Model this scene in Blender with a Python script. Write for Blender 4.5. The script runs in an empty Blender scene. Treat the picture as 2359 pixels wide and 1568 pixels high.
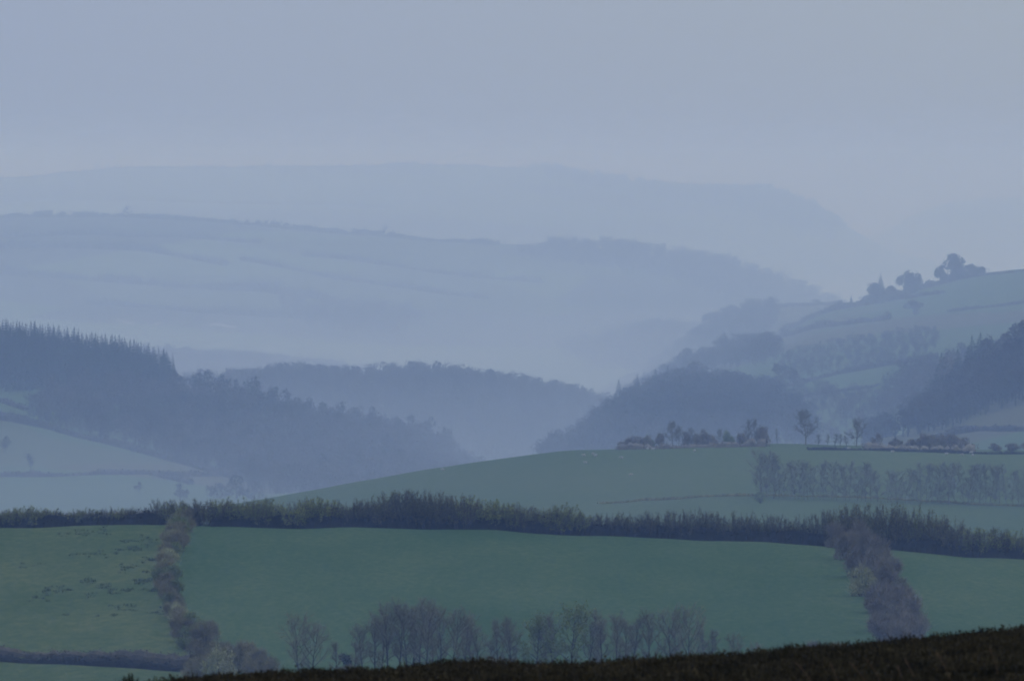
# Misty valley: hedged fields, wooded hills fading in haze, heather brow in front.
import bpy, math, random
import numpy as np
from mathutils import Vector

scene = bpy.context.scene
COL = scene.collection
rng = np.random.default_rng(11)
random.seed(11)

# ---------------------------------------------------------------- camera frame
# Map units are metres; the camera is the origin and looks along +Y. Points are
# noted on a 2358 x 1568 sheet (map of bearings): K radians per unit.
CX, EYE, K = 1179.0, 420.0, 0.12 / 2358.0


def bx(px, Y):
    return (px - CX) * K * Y


def bz(py, Y):
    return -(py - EYE) * K * Y


def to_px(x, Y):
    return x / (K * Y) + CX


# ---------------------------------------------------------------- materials
def nodes_of(m):
    m.use_nodes = True
    nt = m.node_tree
    nt.nodes.clear()
    return nt


def mat_ground(name, cols, scales, rough=1.0, span=0.16, patch=None, patch_scale=0.004, stretch=(1, 1, 1), bump=0.0):
    """cols: (dark, mid, light) linear colours mixed by noise at two scales; patch: other crop colour laid out in big cells."""
    m = bpy.data.materials.new(name)
    nt = nodes_of(m)
    N, L = nt.nodes, nt.links
    out = N.new('ShaderNodeOutputMaterial')
    bs = N.new('ShaderNodeBsdfPrincipled')
    bs.inputs['Roughness'].default_value = rough
    bs.inputs['Specular IOR Level'].default_value = 0.0
    tc = N.new('ShaderNodeTexCoord')
    mp = N.new('ShaderNodeMapping')
    mp.inputs['Scale'].default_value = stretch
    L.new(tc.outputs['Object'], mp.inputs['Vector'])

    def noise(s, d=5, r=0.6):
        n = N.new('ShaderNodeTexNoise')
        n.inputs['Scale'].default_value = s
        n.inputs['Detail'].default_value = d
        n.inputs['Roughness'].default_value = r
        L.new(mp.outputs['Vector'], n.inputs['Vector'])
        return n.outputs['Fac']
    a, b = noise(scales[0]), noise(scales[1], 6, 0.7)
    mx = N.new('ShaderNodeMath')
    mx.operation = 'MULTIPLY_ADD'
    L.new(a, mx.inputs[0])
    mx.inputs[1].default_value = 0.55
    mb = N.new('ShaderNodeMath')
    mb.operation = 'MULTIPLY'
    L.new(b, mb.inputs[0])
    mb.inputs[1].default_value = 0.45
    L.new(mb.outputs[0], mx.inputs[2])
    rp = N.new('ShaderNodeValToRGB')
    e = rp.color_ramp.elements
    e[0].position, e[0].color = 0.5 - span, (*cols[0], 1)
    e[1].position, e[1].color = 0.5 + span, (*cols[2], 1)
    md = e.new(0.5)
    md.color = (*cols[1], 1)
    L.new(mx.outputs[0], rp.inputs['Fac'])
    col = rp.outputs['Color']
    if patch:
        vo = N.new('ShaderNodeTexVoronoi')
        vo.inputs['Scale'].default_value = patch_scale
        vo.inputs['Randomness'].default_value = 0.8
        L.new(tc.outputs['Object'], vo.inputs['Vector'])
        sp = N.new('ShaderNodeSeparateColor')
        L.new(vo.outputs['Color'], sp.inputs['Color'])
        r2 = N.new('ShaderNodeValToRGB')
        r2.color_ramp.interpolation = 'CONSTANT'
        e2 = r2.color_ramp.elements
        e2[0].position, e2[0].color = 0.0, (0, 0, 0, 1)
        e2[1].position, e2[1].color = 0.5, (0.5, 0.5, 0.5, 1)
        x = e2.new(0.75)
        x.color = (1, 1, 1, 1)
        L.new(sp.outputs['Red'], r2.inputs['Fac'])
        mm = N.new('ShaderNodeMix')
        mm.data_type = 'RGBA'
        L.new(r2.outputs['Color'], mm.inputs['Factor'])
        L.new(col, mm.inputs['A'])
        mm.inputs['B'].default_value = (*patch, 1)
        col = mm.outputs['Result']
    L.new(col, bs.inputs['Base Color'])
    if bump:
        bp = N.new('ShaderNodeBump')
        bp.inputs['Strength'].default_value = bump
        bp.inputs['Distance'].default_value = 0.4
        L.new(b, bp.inputs['Height'])
        L.new(bp.outputs['Normal'], bs.inputs['Normal'])
    L.new(bs.outputs['BSDF'], out.inputs['Surface'])
    return m


def mat_leaf(name, c0, c1, scale=0.6, objvar=0.25):
    """twigs and leaves: two colours in soft patches, each tree a little different (tint attribute or the object's own random)."""
    m = bpy.data.materials.new(name)
    nt = nodes_of(m)
    N, L = nt.nodes, nt.links
    out = N.new('ShaderNodeOutputMaterial')
    bs = N.new('ShaderNodeBsdfPrincipled')
    bs.inputs['Roughness'].default_value = 0.9
    bs.inputs['Specular IOR Level'].default_value = 0.05
    tc = N.new('ShaderNodeTexCoord')
    n = N.new('ShaderNodeTexNoise')
    n.inputs['Scale'].default_value = scale
    n.inputs['Detail'].default_value = 4
    L.new(tc.outputs['Object'], n.inputs['Vector'])
    rp = N.new('ShaderNodeValToRGB')
    e = rp.color_ramp.elements
    e[0].position, e[0].color = 0.36, (*c0, 1)
    e[1].position, e[1].color = 0.64, (*c1, 1)
    L.new(n.outputs['Fac'], rp.inputs['Fac'])
    oi = N.new('ShaderNodeObjectInfo')
    at = N.new('ShaderNodeAttribute')
    at.attribute_name = 'tint'
    ad = N.new('ShaderNodeMath')
    ad.operation = 'ADD'
    L.new(oi.outputs['Random'], ad.inputs[0])
    L.new(at.outputs['Fac'], ad.inputs[1])
    mr = N.new('ShaderNodeMapRange')
    mr.inputs['From Min'].default_value = 0
    mr.inputs['From Max'].default_value = 1.3
    mr.inputs['To Min'].default_value = 1 - objvar
    mr.inputs['To Max'].default_value = 1 + objvar
    L.new(ad.outputs[0], mr.inputs['Value'])
    hs = N.new('ShaderNodeHueSaturation')
    L.new(mr.outputs['Result'], hs.inputs['Value'])
    L.new(rp.outputs['Color'], hs.inputs['Color'])
    L.new(hs.outputs['Color'], bs.inputs['Base Color'])
    L.new(bs.outputs['BSDF'], out.inputs['Surface'])
    return m


M = {}
M['pasture'] = mat_ground('pasture', ((0.042, 0.084, 0.036), (0.062, 0.104, 0.046), (0.094, 0.128, 0.058)), (0.022, 0.9), stretch=(1, 0.35, 1), bump=0.6, span=0.11)
M['rough_pasture'] = mat_ground('rough_pasture', ((0.050, 0.086, 0.032), (0.076, 0.108, 0.042), (0.112, 0.134, 0.054)), (0.035, 0.7), stretch=(1, 0.35, 1), bump=0.8, span=0.10)
M['sheep_pasture'] = mat_ground('sheep_pasture', ((0.060, 0.096, 0.040), (0.076, 0.110, 0.048), (0.096, 0.124, 0.058)), (0.012, 0.4), stretch=(1, 0.4, 1))
M['far_pasture'] = mat_ground('far_pasture', ((0.08, 0.13, 0.05), (0.11, 0.155, 0.065), (0.14, 0.175, 0.08)), (0.006, 0.08), patch=(0.05, 0.06, 0.04), patch_scale=0.0035)
M['hill_pasture'] = mat_ground('hill_pasture', ((0.054, 0.092, 0.038), (0.070, 0.106, 0.045), (0.088, 0.116, 0.054)), (0.008, 0.12), patch=(0.09, 0.09, 0.055), patch_scale=0.005)
M['wood_floor'] = mat_ground('wood_floor', ((0.03, 0.03, 0.02), (0.045, 0.04, 0.028), (0.06, 0.055, 0.035)), (0.02, 0.3))
M['moor_soil'] = mat_ground('moor_soil', ((0.018, 0.016, 0.010), (0.028, 0.024, 0.015), (0.040, 0.032, 0.019)), (0.5, 6.0))
M['valley_floor'] = mat_ground('valley_floor', ((0.04, 0.08, 0.03), (0.055, 0.10, 0.036), (0.075, 0.11, 0.045)), (0.003, 0.05))
M['bark'] = mat_leaf('bark', (0.030, 0.027, 0.026), (0.050, 0.044, 0.040), 2.0, 0.2)
M['twig'] = mat_leaf('twig', (0.138, 0.136, 0.090), (0.188, 0.180, 0.118), 0.5, 0.2)
M['twig_hazy'] = mat_leaf('twig_hazy', (0.128, 0.128, 0.100), (0.165, 0.160, 0.118), 0.5, 0.2)  # haze put into the colour: twigs lightened so misty trees fade
M['twig_far'] = mat_leaf('twig_far', (0.036, 0.030, 0.030), (0.064, 0.053, 0.046), 0.12, 0.55)
M['twig_hazy_mid'] = mat_leaf('twig_hazy_mid', (0.090, 0.084, 0.074), (0.130, 0.118, 0.096), 0.15, 0.4)  # lightened far twigs, distance haze carried in the colour itself
M['hedge_stem'] = mat_leaf('hedge_stem', (0.062, 0.058, 0.046), (0.100, 0.090, 0.064), 0.7, 0.25)
M['hedge_leaf'] = mat_leaf('hedge_leaf', (0.165, 0.195, 0.040), (0.285, 0.300, 0.068), 0.5, 0.3)
M['hedge_brown'] = mat_leaf('hedge_brown', (0.110, 0.112, 0.036), (0.190, 0.176, 0.058), 0.5, 0.3)
M['hedge_dark'] = mat_leaf('hedge_dark', (0.012, 0.014, 0.011), (0.024, 0.024, 0.017), 0.6, 0.2)  # hedge bank: dead bracken, plus under-hedge shade put into the colour
M['bush_brown'] = mat_leaf('bush_brown', (0.172, 0.160, 0.090), (0.285, 0.255, 0.135), 0.5, 0.25)
M['bush_grey'] = mat_leaf('bush_grey', (0.165, 0.148, 0.118), (0.245, 0.220, 0.170), 0.5, 0.25)
M['bush_pale'] = mat_leaf('bush_pale', (0.25, 0.26, 0.125), (0.36, 0.36, 0.18), 0.6, 0.2)
M['bush_green'] = mat_leaf('bush_green', (0.13, 0.17, 0.06), (0.20, 0.24, 0.085), 0.6, 0.2)
M['needles'] = mat_leaf('needles', (0.014, 0.022, 0.013), (0.026, 0.036, 0.020), 0.4, 0.25)
M['holly'] = mat_leaf('holly', (0.018, 0.026, 0.018), (0.03, 0.038, 0.024), 0.8, 0.1)
M['heather'] = mat_leaf('heather', (0.032, 0.028, 0.014), (0.072, 0.056, 0.027), 0.8, 0.5)
M['gorse'] = mat_leaf('gorse', (0.012, 0.014, 0.007), (0.020, 0.021, 0.010), 3.0, 0.1)
M['dry_grass'] = mat_leaf('dry_grass', (0.085, 0.056, 0.034), (0.13, 0.085, 0.050), 3.0, 0.2)
M['rush'] = mat_leaf('rush', (0.034, 0.058, 0.022), (0.050, 0.074, 0.028), 0.5, 0.2)
M['fleece'] = mat_leaf('fleece', (0.30, 0.29, 0.26), (0.38, 0.37, 0.33), 4.0, 0.05)
M['track'] = mat_ground('track', ((0.30, 0.28, 0.24), (0.36, 0.34, 0.29), (0.42, 0.40, 0.34)), (0.05, 0.8))


# ---------------------------------------------------------------- geometry store
class Geo:
    def __init__(s):
        s.V, s.T, s.Q, s.n, s.tint = [], [], [], 0, []

    def tris(s, P, tint=None):
        P = np.asarray(P, float).reshape(-1, 3, 3)
        k = len(P)
        if not k:
            return
        s.V.append(P.reshape(-1, 3))
        s.T.append(np.arange(3 * k).reshape(-1, 3) + s.n)
        s.n += 3 * k
        s.tint.append(np.zeros(3 * k) if tint is None else np.repeat(tint, 3))

    def mesh_part(s, V, Q):
        V = np.asarray(V, float)
        s.V.append(V)
        s.Q.append(np.asarray(Q, int) + s.n)
        s.n += len(V)
        s.tint.append(np.zeros(len(V)))

    def tube(s, pts, rad, k=5, cap=True):
        pts = np.asarray(pts, float)
        n = len(pts)
        d = np.gradient(pts, axis=0)
        d /= np.linalg.norm(d, axis=1)[:, None] + 1e-9
        ref = np.array([1.0, 0.1, 0.0]) if abs(d[0][0]) < 0.8 else np.array([0.0, 1.0, 0.1])
        a = np.cross(d, ref)
        a /= np.linalg.norm(a, axis=1)[:, None] + 1e-9
        b = np.cross(d, a)
        th = np.arange(k) * 2 * math.pi / k
        rad = np.asarray(rad, float)
        ring = pts[:, None, :] + rad[:, None, None] * (np.cos(th)[None, :, None] * a[:, None, :] + np.sin(th)[None, :, None] * b[:, None, :])
        i = np.arange(n - 1)[:, None] * k
        j = np.arange(k)[None, :]
        j2 = (j + 1) % k
        Q = np.stack([i + j, i + j2, i + k + j2, i + k + j], -1).reshape(-1, 4)
        s.mesh_part(ring.reshape(-1, 3), Q)

    def arrays(s):
        V = np.concatenate(s.V)
        T = np.concatenate(s.T) if s.T else np.zeros((0, 3), int)
        Q = np.concatenate(s.Q) if s.Q else np.zeros((0, 4), int)
        return V, T, Q

    def mesh(s, name, mat, smooth=False):
        V, T, Q = s.arrays()
        me = bpy.data.meshes.new(name)
        me.vertices.add(len(V))
        me.vertices.foreach_set('co', V.astype(np.float32).ravel())
        me.loops.add(T.size + Q.size)
        me.loops.foreach_set('vertex_index', np.concatenate([T.ravel(), Q.ravel()]).astype(np.int32))
        me.polygons.add(len(T) + len(Q))
        ls = np.concatenate([np.arange(len(T)) * 3, T.size + np.arange(len(Q)) * 4])
        me.polygons.foreach_set('loop_start', ls.astype(np.int32))
        tn = np.concatenate(s.tint)
        if tn.any():
            at = me.attributes.new('tint', 'FLOAT', 'POINT')
            at.data.foreach_set('value', tn.astype(np.float32))
        me.update(calc_edges=True)
        me.polygons.foreach_set('use_smooth', np.full(len(me.polygons), bool(smooth)))
        me.materials.append(mat)
        return me


def link(name, data, parent=None):
    o = bpy.data.objects.new(name, data)
    COL.objects.link(o)
    if parent:
        o.parent = parent
    return o


def tag(o, label=None, cat=None, group=None, kind=None):
    for k, v in (('label', label), ('category', cat), ('group', group), ('kind', kind)):
        if v:
            o[k] = v
    return o


def thing(name, parts, loc, rot=0.0, sc=(1, 1, 1), label=None, cat=None, group=None):
    """an Empty at the thing's base with one mesh object per part"""
    e = link(name, None)
    e.empty_display_size = 0.3
    e.location = loc
    e.rotation_euler = (0, 0, rot)
    e.scale = sc
    tag(e, label, cat, group)
    for pn, me in parts:
        link(pn, me, e)
    return e


def single(name, me, loc, rot=0.0, sc=(1, 1, 1), label=None, cat=None, group=None):
    o = link(name, me)
    o.location = loc
    o.rotation_euler = (0, 0, rot)
    o.scale = sc
    return tag(o, label, cat, group)


ONES = ['', 'first', 'second', 'third', 'fourth', 'fifth', 'sixth', 'seventh', 'eighth', 'ninth', 'tenth', 'eleventh', 'twelfth', 'thirteenth',
        'fourteenth', 'fifteenth', 'sixteenth', 'seventeenth', 'eighteenth', 'nineteenth']
TENS = {20: ('twentieth', 'twenty'), 30: ('thirtieth', 'thirty'), 40: ('fortieth', 'forty'), 50: ('fiftieth', 'fifty'), 60: ('sixtieth', 'sixty'),
        70: ('seventieth', 'seventy'), 80: ('eightieth', 'eighty'), 90: ('ninetieth', 'ninety')}


def nth(n):
    if n < 20:
        return ONES[n]
    t = n // 10 * 10
    return TENS[t][0] if n == t else TENS[t][1] + '-' + ONES[n - t]


# ---------------------------------------------------------------- hills
def curve(pts, px):
    """smooth line through (px, value) points"""
    p = np.array(pts, float)
    xs, ys = p[:, 0], p[:, 1]
    out = np.interp(px, xs, ys)
    w = 22.0
    acc = out.copy()
    for d in (-w, -w / 2, w / 2, w):
        acc = acc + np.interp(px + d, xs, ys)
    return acc / 5


def pchip(Y, Z, Yn):
    """Y (r, c) rising down rows, Z (r, c), Yn (m, c): monotone cubic through every column"""
    h = np.diff(Y, axis=0)
    dl = np.diff(Z, axis=0) / h
    d = np.zeros_like(Z)
    same = dl[:-1] * dl[1:] > 0
    w1, w2 = 2 * h[1:] + h[:-1], h[1:] + 2 * h[:-1]
    with np.errstate(divide='ignore', invalid='ignore'):
        hm = (w1 + w2) / (w1 / dl[:-1] + w2 / dl[1:])
    d[1:-1] = np.where(same, hm, 0)
    d[0], d[-1] = dl[0], dl[-1]
    out = np.empty_like(Yn)
    for c in range(Y.shape[1]):
        i = np.clip(np.searchsorted(Y[:, c], Yn[:, c], side='right') - 1, 0, len(h) - 1)
        t = (Yn[:, c] - Y[i, c]) / h[i, c]
        t = np.clip(t, 0, 1)
        a, b = Z[i, c], Z[i + 1, c]
        out[:, c] = ((2 * t**3 - 3 * t**2 + 1) * a + (t**3 - 2 * t**2 + t) * h[i, c] * d[i, c] + (-2 * t**3 + 3 * t**2) * b + (t**3 - t**2) * h[i, c] * d[i + 1, c])
    return out


class Hill:
    """A hill as heights over bearing and distance. lines: nearest first, each (distance, [(bearing, mark)]) or (distance, z)."""

    def __init__(s, name, lines, mat, rough=0.6, wav=60.0, rows=90, lo=-1000, hi=3360, step=18, kind='structure', seed=1):
        r = np.random.default_rng(seed)
        s.px = np.arange(lo, hi + 1, step, dtype=float)
        c = len(s.px)
        Ys, Zs = [], []
        for ln in lines:
            Y = np.full(c, float(ln[0]))
            Ys.append(Y)
            Zs.append(bz(curve(ln[1], s.px), Y) if isinstance(ln[1], list) else np.full(c, float(ln[1])))
        Y, Z = np.array(Ys), np.array(Zs)
        segs = []
        per = max(6, rows // (len(lines) - 1))
        for i in range(len(lines) - 1):
            segs.append(np.linspace(lines[i][0], lines[i + 1][0], per, endpoint=False))
        s.Y = np.concatenate(segs + [[lines[-1][0]]])
        Yn = np.repeat(s.Y[:, None], c, axis=1)
        s.Z = pchip(Y, Z, Yn)
        X = (s.px[None, :] - CX) * K * Yn
        # gentle unevenness of the ground
        for f, a in ((1.0, 1.0), (2.3, 0.5), (5.1, 0.22)):
            ph = r.uniform(0, 6.28, 4)
            an = r.uniform(0, 3.14)
            u = (X * math.cos(an) + Yn * math.sin(an) * 0.6) * 6.28 * f / wav
            v = (-X * math.sin(an) + Yn * math.cos(an) * 0.6) * 6.28 * f / wav
            s.Z += rough * a * np.sin(u + ph[0] + np.sin(v * 0.7 + ph[1])) * np.cos(v * 0.6 + ph[2]) * 0.5
        g = Geo()
        R = len(s.Y)
        i = np.arange(R - 1)[:, None] * c
        j = np.arange(c - 1)[None, :]
        Q = np.stack([i + j, i + j + 1, i + c + j + 1, i + c + j], -1).reshape(-1, 4)
        g.mesh_part(np.stack([X, Yn, s.Z], -1).reshape(-1, 3), Q)
        o = link(name, g.mesh(name, mat, smooth=True))
        s.obj = tag(o, kind=kind)

    def z(s, x, Y):
        px = to_px(x, Y)
        j = np.clip((px - s.px[0]) / (s.px[1] - s.px[0]), 0, len(s.px) - 1.001)
        i = np.clip(np.searchsorted(s.Y, Y, side='right') - 1, 0, len(s.Y) - 2)
        fy = (Y - s.Y[i]) / (s.Y[i + 1] - s.Y[i])
        j0 = int(j)
        fx = j - j0
        a = s.Z[i, j0] * (1 - fx) + s.Z[i, j0 + 1] * fx
        b = s.Z[i + 1, j0] * (1 - fx) + s.Z[i + 1, j0 + 1] * fx
        return a * (1 - fy) + b * fy

    def hit(s, px, py, y0=0.0):
        """the point of the near slope seen at that bearing"""
        j = min(max((px - s.px[0]) / (s.px[1] - s.px[0]), 0), len(s.px) - 1.001)
        j0 = int(j)
        zc = s.Z[:, j0] * (1 - j + j0) + s.Z[:, j0 + 1] * (j - j0)
        row = EYE - zc / (K * s.Y)
        best = None
        for i in range(len(s.Y) - 1):
            if s.Y[i] < y0:
                continue
            if row[i] >= py >= row[i + 1]:
                t = (row[i] - py) / (row[i] - row[i + 1] + 1e-9)
                Y = s.Y[i] + t * (s.Y[i + 1] - s.Y[i])
                best = (bx(px, Y), Y, s.z(bx(px, Y), Y))
                break
        if best is None:
            i = int(np.argmin(row + (s.Y < y0) * 1e6))      # the crest
            Y = s.Y[i]
            best = (bx(px, Y), Y, s.z(bx(px, Y), Y))
        return np.array(best)


moor = Hill('moor', [(-6, -2.0), (0, -1.75), (30, -2.45), (60, [(-1000, 1790), (0, 1700), (500, 1625), (1100, 1602), (1700, 1582), (2100, 1550), (2358, 1530), (3360, 1420)]),
                     (78, [(-1000, 1740), (0, 1655), (300, 1610), (500, 1586), (700, 1571), (900, 1566), (1100, 1558), (1300, 1557), (1500, 1549), (1700, 1536), (1900, 1519), (2100, 1499), (2200, 1488), (2358, 1470), (3360, 1370)]),
                     (84, [(-1000, 1745), (0, 1659), (300, 1614), (500, 1590), (700, 1574), (900, 1569), (1100, 1561), (1300, 1560), (1500, 1552), (1700, 1538), (1900, 1521), (2100, 1501), (2200, 1490), (2358, 1472), (3360, 1370)]),
                     (110, -8.5), (250, -28), (500, -70), (800, -115)], M['moor_soil'], rough=0.10, wav=5, rows=120, lo=-9000, hi=11400, step=34, seed=3)

hedge_foot = [(-1000, 1190), (-300, 1210), (0, 1214), (200, 1211), (360, 1207), (480, 1215), (700, 1216), (900, 1217), (1100, 1220), (1300, 1230), (1500, 1240),
              (1700, 1250), (1900, 1257), (2050, 1265), (2200, 1278), (2358, 1291), (2700, 1320), (3360, 1370)]
near_field = Hill('field', [(850, -118), (1050, [(-1000, 1760), (3360, 1750)]), (1240, [(-1000, 1585), (1000, 1578), (3360, 1585)]),
                            (1360, [(-1000, 1380), (0, 1392), (480, 1396), (1300, 1402), (2358, 1432), (3360, 1475)]),
                            (1500, hedge_foot), (1515, [(a, b - 5) for a, b in hedge_foot]), (1600, -76), (1800, -112), (2000, -135)], M['pasture'], rough=0.5, wav=55, rows=150, seed=5)

# the rough left field has its own turf, up to the cross hedge
near_field.obj.data.materials.append(M['rough_pasture'])
_c = np.empty(len(near_field.obj.data.polygons) * 3)
near_field.obj.data.polygons.foreach_get('center', _c)
_c = _c.reshape(-1, 3)
_row = EYE - _c[:, 2] / (K * _c[:, 1])
_lim = np.interp(_row, [1215, 1250, 1300, 1350, 1410, 1460, 1500, 1550, 1600], [425, 402, 390, 388, 398, 428, 468, 515, 560])
near_field.obj.data.polygons.foreach_set('material_index', ((to_px(_c[:, 0], _c[:, 1]) < _lim) & (_c[:, 1] < 1504)).astype(np.int32))

h2_crest = [(-1000, 1330), (0, 1240), (400, 1185), (650, 1143), (800, 1115), (960, 1088), (1130, 1062), (1300, 1040), (1450, 1033), (1600, 1027), (1800, 1025), (2000, 1029), (2200, 1035), (2358, 1038), (3360, 1075)]
sheep_hill = Hill('hill', [(1750, -135), (1950, -104), (2080, [(a, b + 175 - (40 if a > 1500 else 0)) for a, b in h2_crest]), (2180, [(a, b + 85) for a, b in h2_crest]), (2300, h2_crest),
                           (2360, [(a, b + 6) for a, b in h2_crest]), (2600, -115), (2750, -135)], M['sheep_pasture'], rough=0.4, wav=90, seed=6)

h3_crest = [(-1000, 740), (-300, 790), (0, 818), (100, 828), (200, 848), (300, 866), (380, 888), (430, 918), (500, 924), (585, 935), (660, 962), (740, 988), (860, 1002), (920, 1018), (960, 1020),
            (1020, 1052), (1060, 1095), (1120, 1118), (1250, 1150), (1500, 1190), (3360, 1300)]
wood_hill = Hill('hill', [(2650, -140), (2900, [(-1000, 1280), (0, 1235), (900, 1235), (3360, 1300)]), (3150, [(-1000, 1110), (0, 1120), (400, 1130), (700, 1155), (1000, 1165), (1200, 1195), (3360, 1300)]),
                          (3450, [(-1000, 930), (0, 960), (200, 990), (480, 1040), (700, 1062), (900, 1085), (1050, 1125), (1200, 1165), (1500, 1200), (3360, 1300)]),
                          (3750, h3_crest), (3850, [(a, b + 4) for a, b in h3_crest]), (4100, -125), (4300, -145)], M['hill_pasture'], rough=1.2, wav=120, seed=7)

h3b_crest = [(-1000, 950), (300, 912), (430, 908), (560, 900), (640, 888), (770, 890), (870, 893), (950, 885), (1060, 890), (1150, 902), (1250, 922), (1330, 938), (1380, 955), (1450, 985), (1600, 1020), (2000, 1070), (3360, 1100)]
mid_wood_hill = Hill('hill', [(3860, -145), (3940, [(-1000, 1150), (3360, 1150)]), (4050, [(a, b + 110) for a, b in h3b_crest]), (4250, h3b_crest), (4330, [(a, b + 4) for a, b in h3b_crest]), (4600, -140), (4700, -150)],
                     M['wood_floor'], rough=1.3, wav=130, seed=8)

h3c_crest = [(-1000, 800), (300, 832), (400, 835), (470, 840), (560, 845), (600, 847), (650, 857), (730, 860), (780, 870), (900, 888), (1100, 920), (1500, 960), (3360, 1000)]
back_wood_hill = Hill('hill', [(4800, -145), (5000, [(a, b + 110) for a, b in h3c_crest]), (5400, h3c_crest), (5500, [(a, b + 5) for a, b in h3c_crest]), (5800, -145)], M['wood_floor'], rough=1.5, wav=130, seed=9)

rc = [(-1000, 1100), (1000, 1070), (1200, 1030), (1400, 958), (1480, 908), (1540, 868), (1600, 845), (1650, 826), (1700, 806), (1760, 784), (1850, 742), (1913, 715), (2041, 694), (2120, 668), (2250, 632), (2358, 621), (3360, 540)]
right_hill = Hill('hill', [(3100, -140), (3400, [(-1000, 1160), (1000, 1110), (1200, 1100), (1400, 1080), (1700, 1070), (2000, 1060), (2358, 1050), (3360, 1000)]),
                           (3800, [(-1000, 1150), (1000, 1100), (1200, 1062), (1300, 1030), (1400, 975), (1480, 945), (1560, 925), (1700, 925), (1830, 930), (2000, 900), (2110, 870), (2358, 825), (3360, 700)]),
                           (4350, [(-1000, 1120), (1000, 1090), (1200, 1050), (1400, 968), (1480, 925), (1560, 888), (1650, 858), (1700, 842), (1850, 795), (2050, 755), (2358, 715), (3360, 600)]),
                           (5000, rc), (5120, [(a, b + 6) for a, b in rc]), (5450, -140)], M['hill_pasture'], rough=1.2, wav=140, rows=110, seed=10)
# a wooded shoulder farther back, showing above it
rb = [(-1000, 1000), (1000, 960), (1400, 905), (1500, 852), (1560, 808), (1612, 768), (1660, 740), (1704, 720), (1797, 707), (1900, 700), (2050, 692), (3360, 650)]
shoulder_hill = Hill('hill', [(5150, -150), (5300, [(a, b + 70) for a, b in rb]), (5600, rb), (5700, [(a, b + 5) for a, b in rb]), (6000, -145)], M['hill_pasture'], rough=1.3, wav=140, seed=17)

dark_hill = Hill('hill', [(2800, -135), (2920, [(-1000, 1250), (1700, 1130), (2000, 1085), (2358, 1055), (3360, 950)]), (3080, [(-1000, 1200), (1700, 1110), (1900, 1060), (2010, 1022), (2180, 985), (2250, 955), (2358, 925), (3360, 700)]),
                          (3340, [(-1000, 1200), (1700, 1110), (1900, 1065), (2000, 1040), (2080, 1002), (2150, 945), (2200, 912), (2290, 868), (2358, 828), (2600, 730), (3360, 560)]),
                          (3410, [(-1000, 1205), (1700, 1115), (2000, 1046), (2150, 951), (2290, 874), (2358, 834), (3360, 566)]), (3640, -130)], M['hill_pasture'], rough=0.8, wav=90, seed=12)

h6b_crest = [(-1000, 950), (700, 900), (1000, 880), (1180, 868), (1240, 842), (1290, 815), (1400, 786), (1500, 766), (1550, 768), (1600, 778), (1800, 800), (3360, 850)]
spur_hill = Hill('hill', [(5600, -150), (5750, [(a, b + 90) for a, b in h6b_crest]), (6100, h6b_crest), (6200, [(a, b + 5) for a, b in h6b_crest]), (6500, -140)], M['wood_floor'], rough=1.5, wav=150, seed=13)

h6_crest = [(-1000, 520), (0, 498), (200, 497), (350, 501), (500, 509), (600, 517), (700, 528), (880, 541), (1000, 553), (1150, 563), (1280, 570), (1350, 572), (1420, 575), (1520, 590), (1600, 600),
            (1680, 612), (1740, 628), (1850, 668), (1950, 710), (2100, 780), (3360, 900)]
long_hill = Hill('hill', [(5300, -155), (5700, [(-1000, 850), (0, 840), (900, 850), (3360, 900)]), (6300, [(-1000, 680), (0, 690), (400, 705), (900, 735), (1400, 770), (1700, 790), (2000, 830), (3360, 880)]),
                          (7200, h6_crest), (7400, [(a, b + 6) for a, b in h6_crest]), (8000, -140)], M['far_pasture'], rough=2.5, wav=260, rows=110, seed=14)

h7_crest = [(-1000, 430), (0, 412), (100, 407), (210, 392), (300, 386), (600, 385), (850, 382), (920, 378), (1000, 380), (1200, 388), (1280, 394), (1350, 410), (1430, 422), (1550, 438), (1680, 447),
            (1740, 442), (1800, 453), (1870, 478), (1950, 525), (2050, 580), (2300, 640), (3360, 760)]
far_hill = Hill('hill', [(7800, -160), (8400, [(-1000, 640), (3360, 760)]), (9200, [(-1000, 530), (0, 515), (900, 520), (1500, 560), (1900, 620), (2300, 680), (3360, 760)]),
                         (10500, h7_crest), (10800, [(a, b + 5) for a, b in h7_crest]), (11800, -120)], M['far_pasture'], rough=3, wav=400, rows=100, seed=15)

h8_crest = [(-1000, 640), (1700, 620), (1900, 590), (2050, 530), (2100, 498), (2160, 474), (2250, 459), (2358, 454), (2700, 440), (3360, 430)]
last_hill = Hill('hill', [(11000, -170), (11600, [(-1000, 640), (1900, 620), (3360, 560)]), (13000, h8_crest), (13300, [(a, b + 4) for a, b in h8_crest]), (14500, -150)], M['far_pasture'], rough=3, wav=400, seed=16)

# valley floor under everything
g = Geo()
nx, ny = 60, 70
xs, ys = np.linspace(-7900, 7900, nx), np.linspace(-1900, 17900, ny)
XX, YY = np.meshgrid(xs, ys)
ZZ = -158 + 3 * np.sin(XX / 700) * np.cos(YY / 900)
i = np.arange(ny - 1)[:, None] * nx
j = np.arange(nx - 1)[None, :]
g.mesh_part(np.stack([XX, YY, ZZ], -1).reshape(-1, 3), np.stack([i + j, i + j + 1, i + nx + j + 1, i + nx + j], -1).reshape(-1, 4))
tag(link('ground', g.mesh('ground', M['valley_floor'], True)), kind='structure')


# ---------------------------------------------------------------- plant shapes
def unit(a):
    return a / (np.linalg.norm(a, axis=-1, keepdims=True) + 1e-9)


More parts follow.
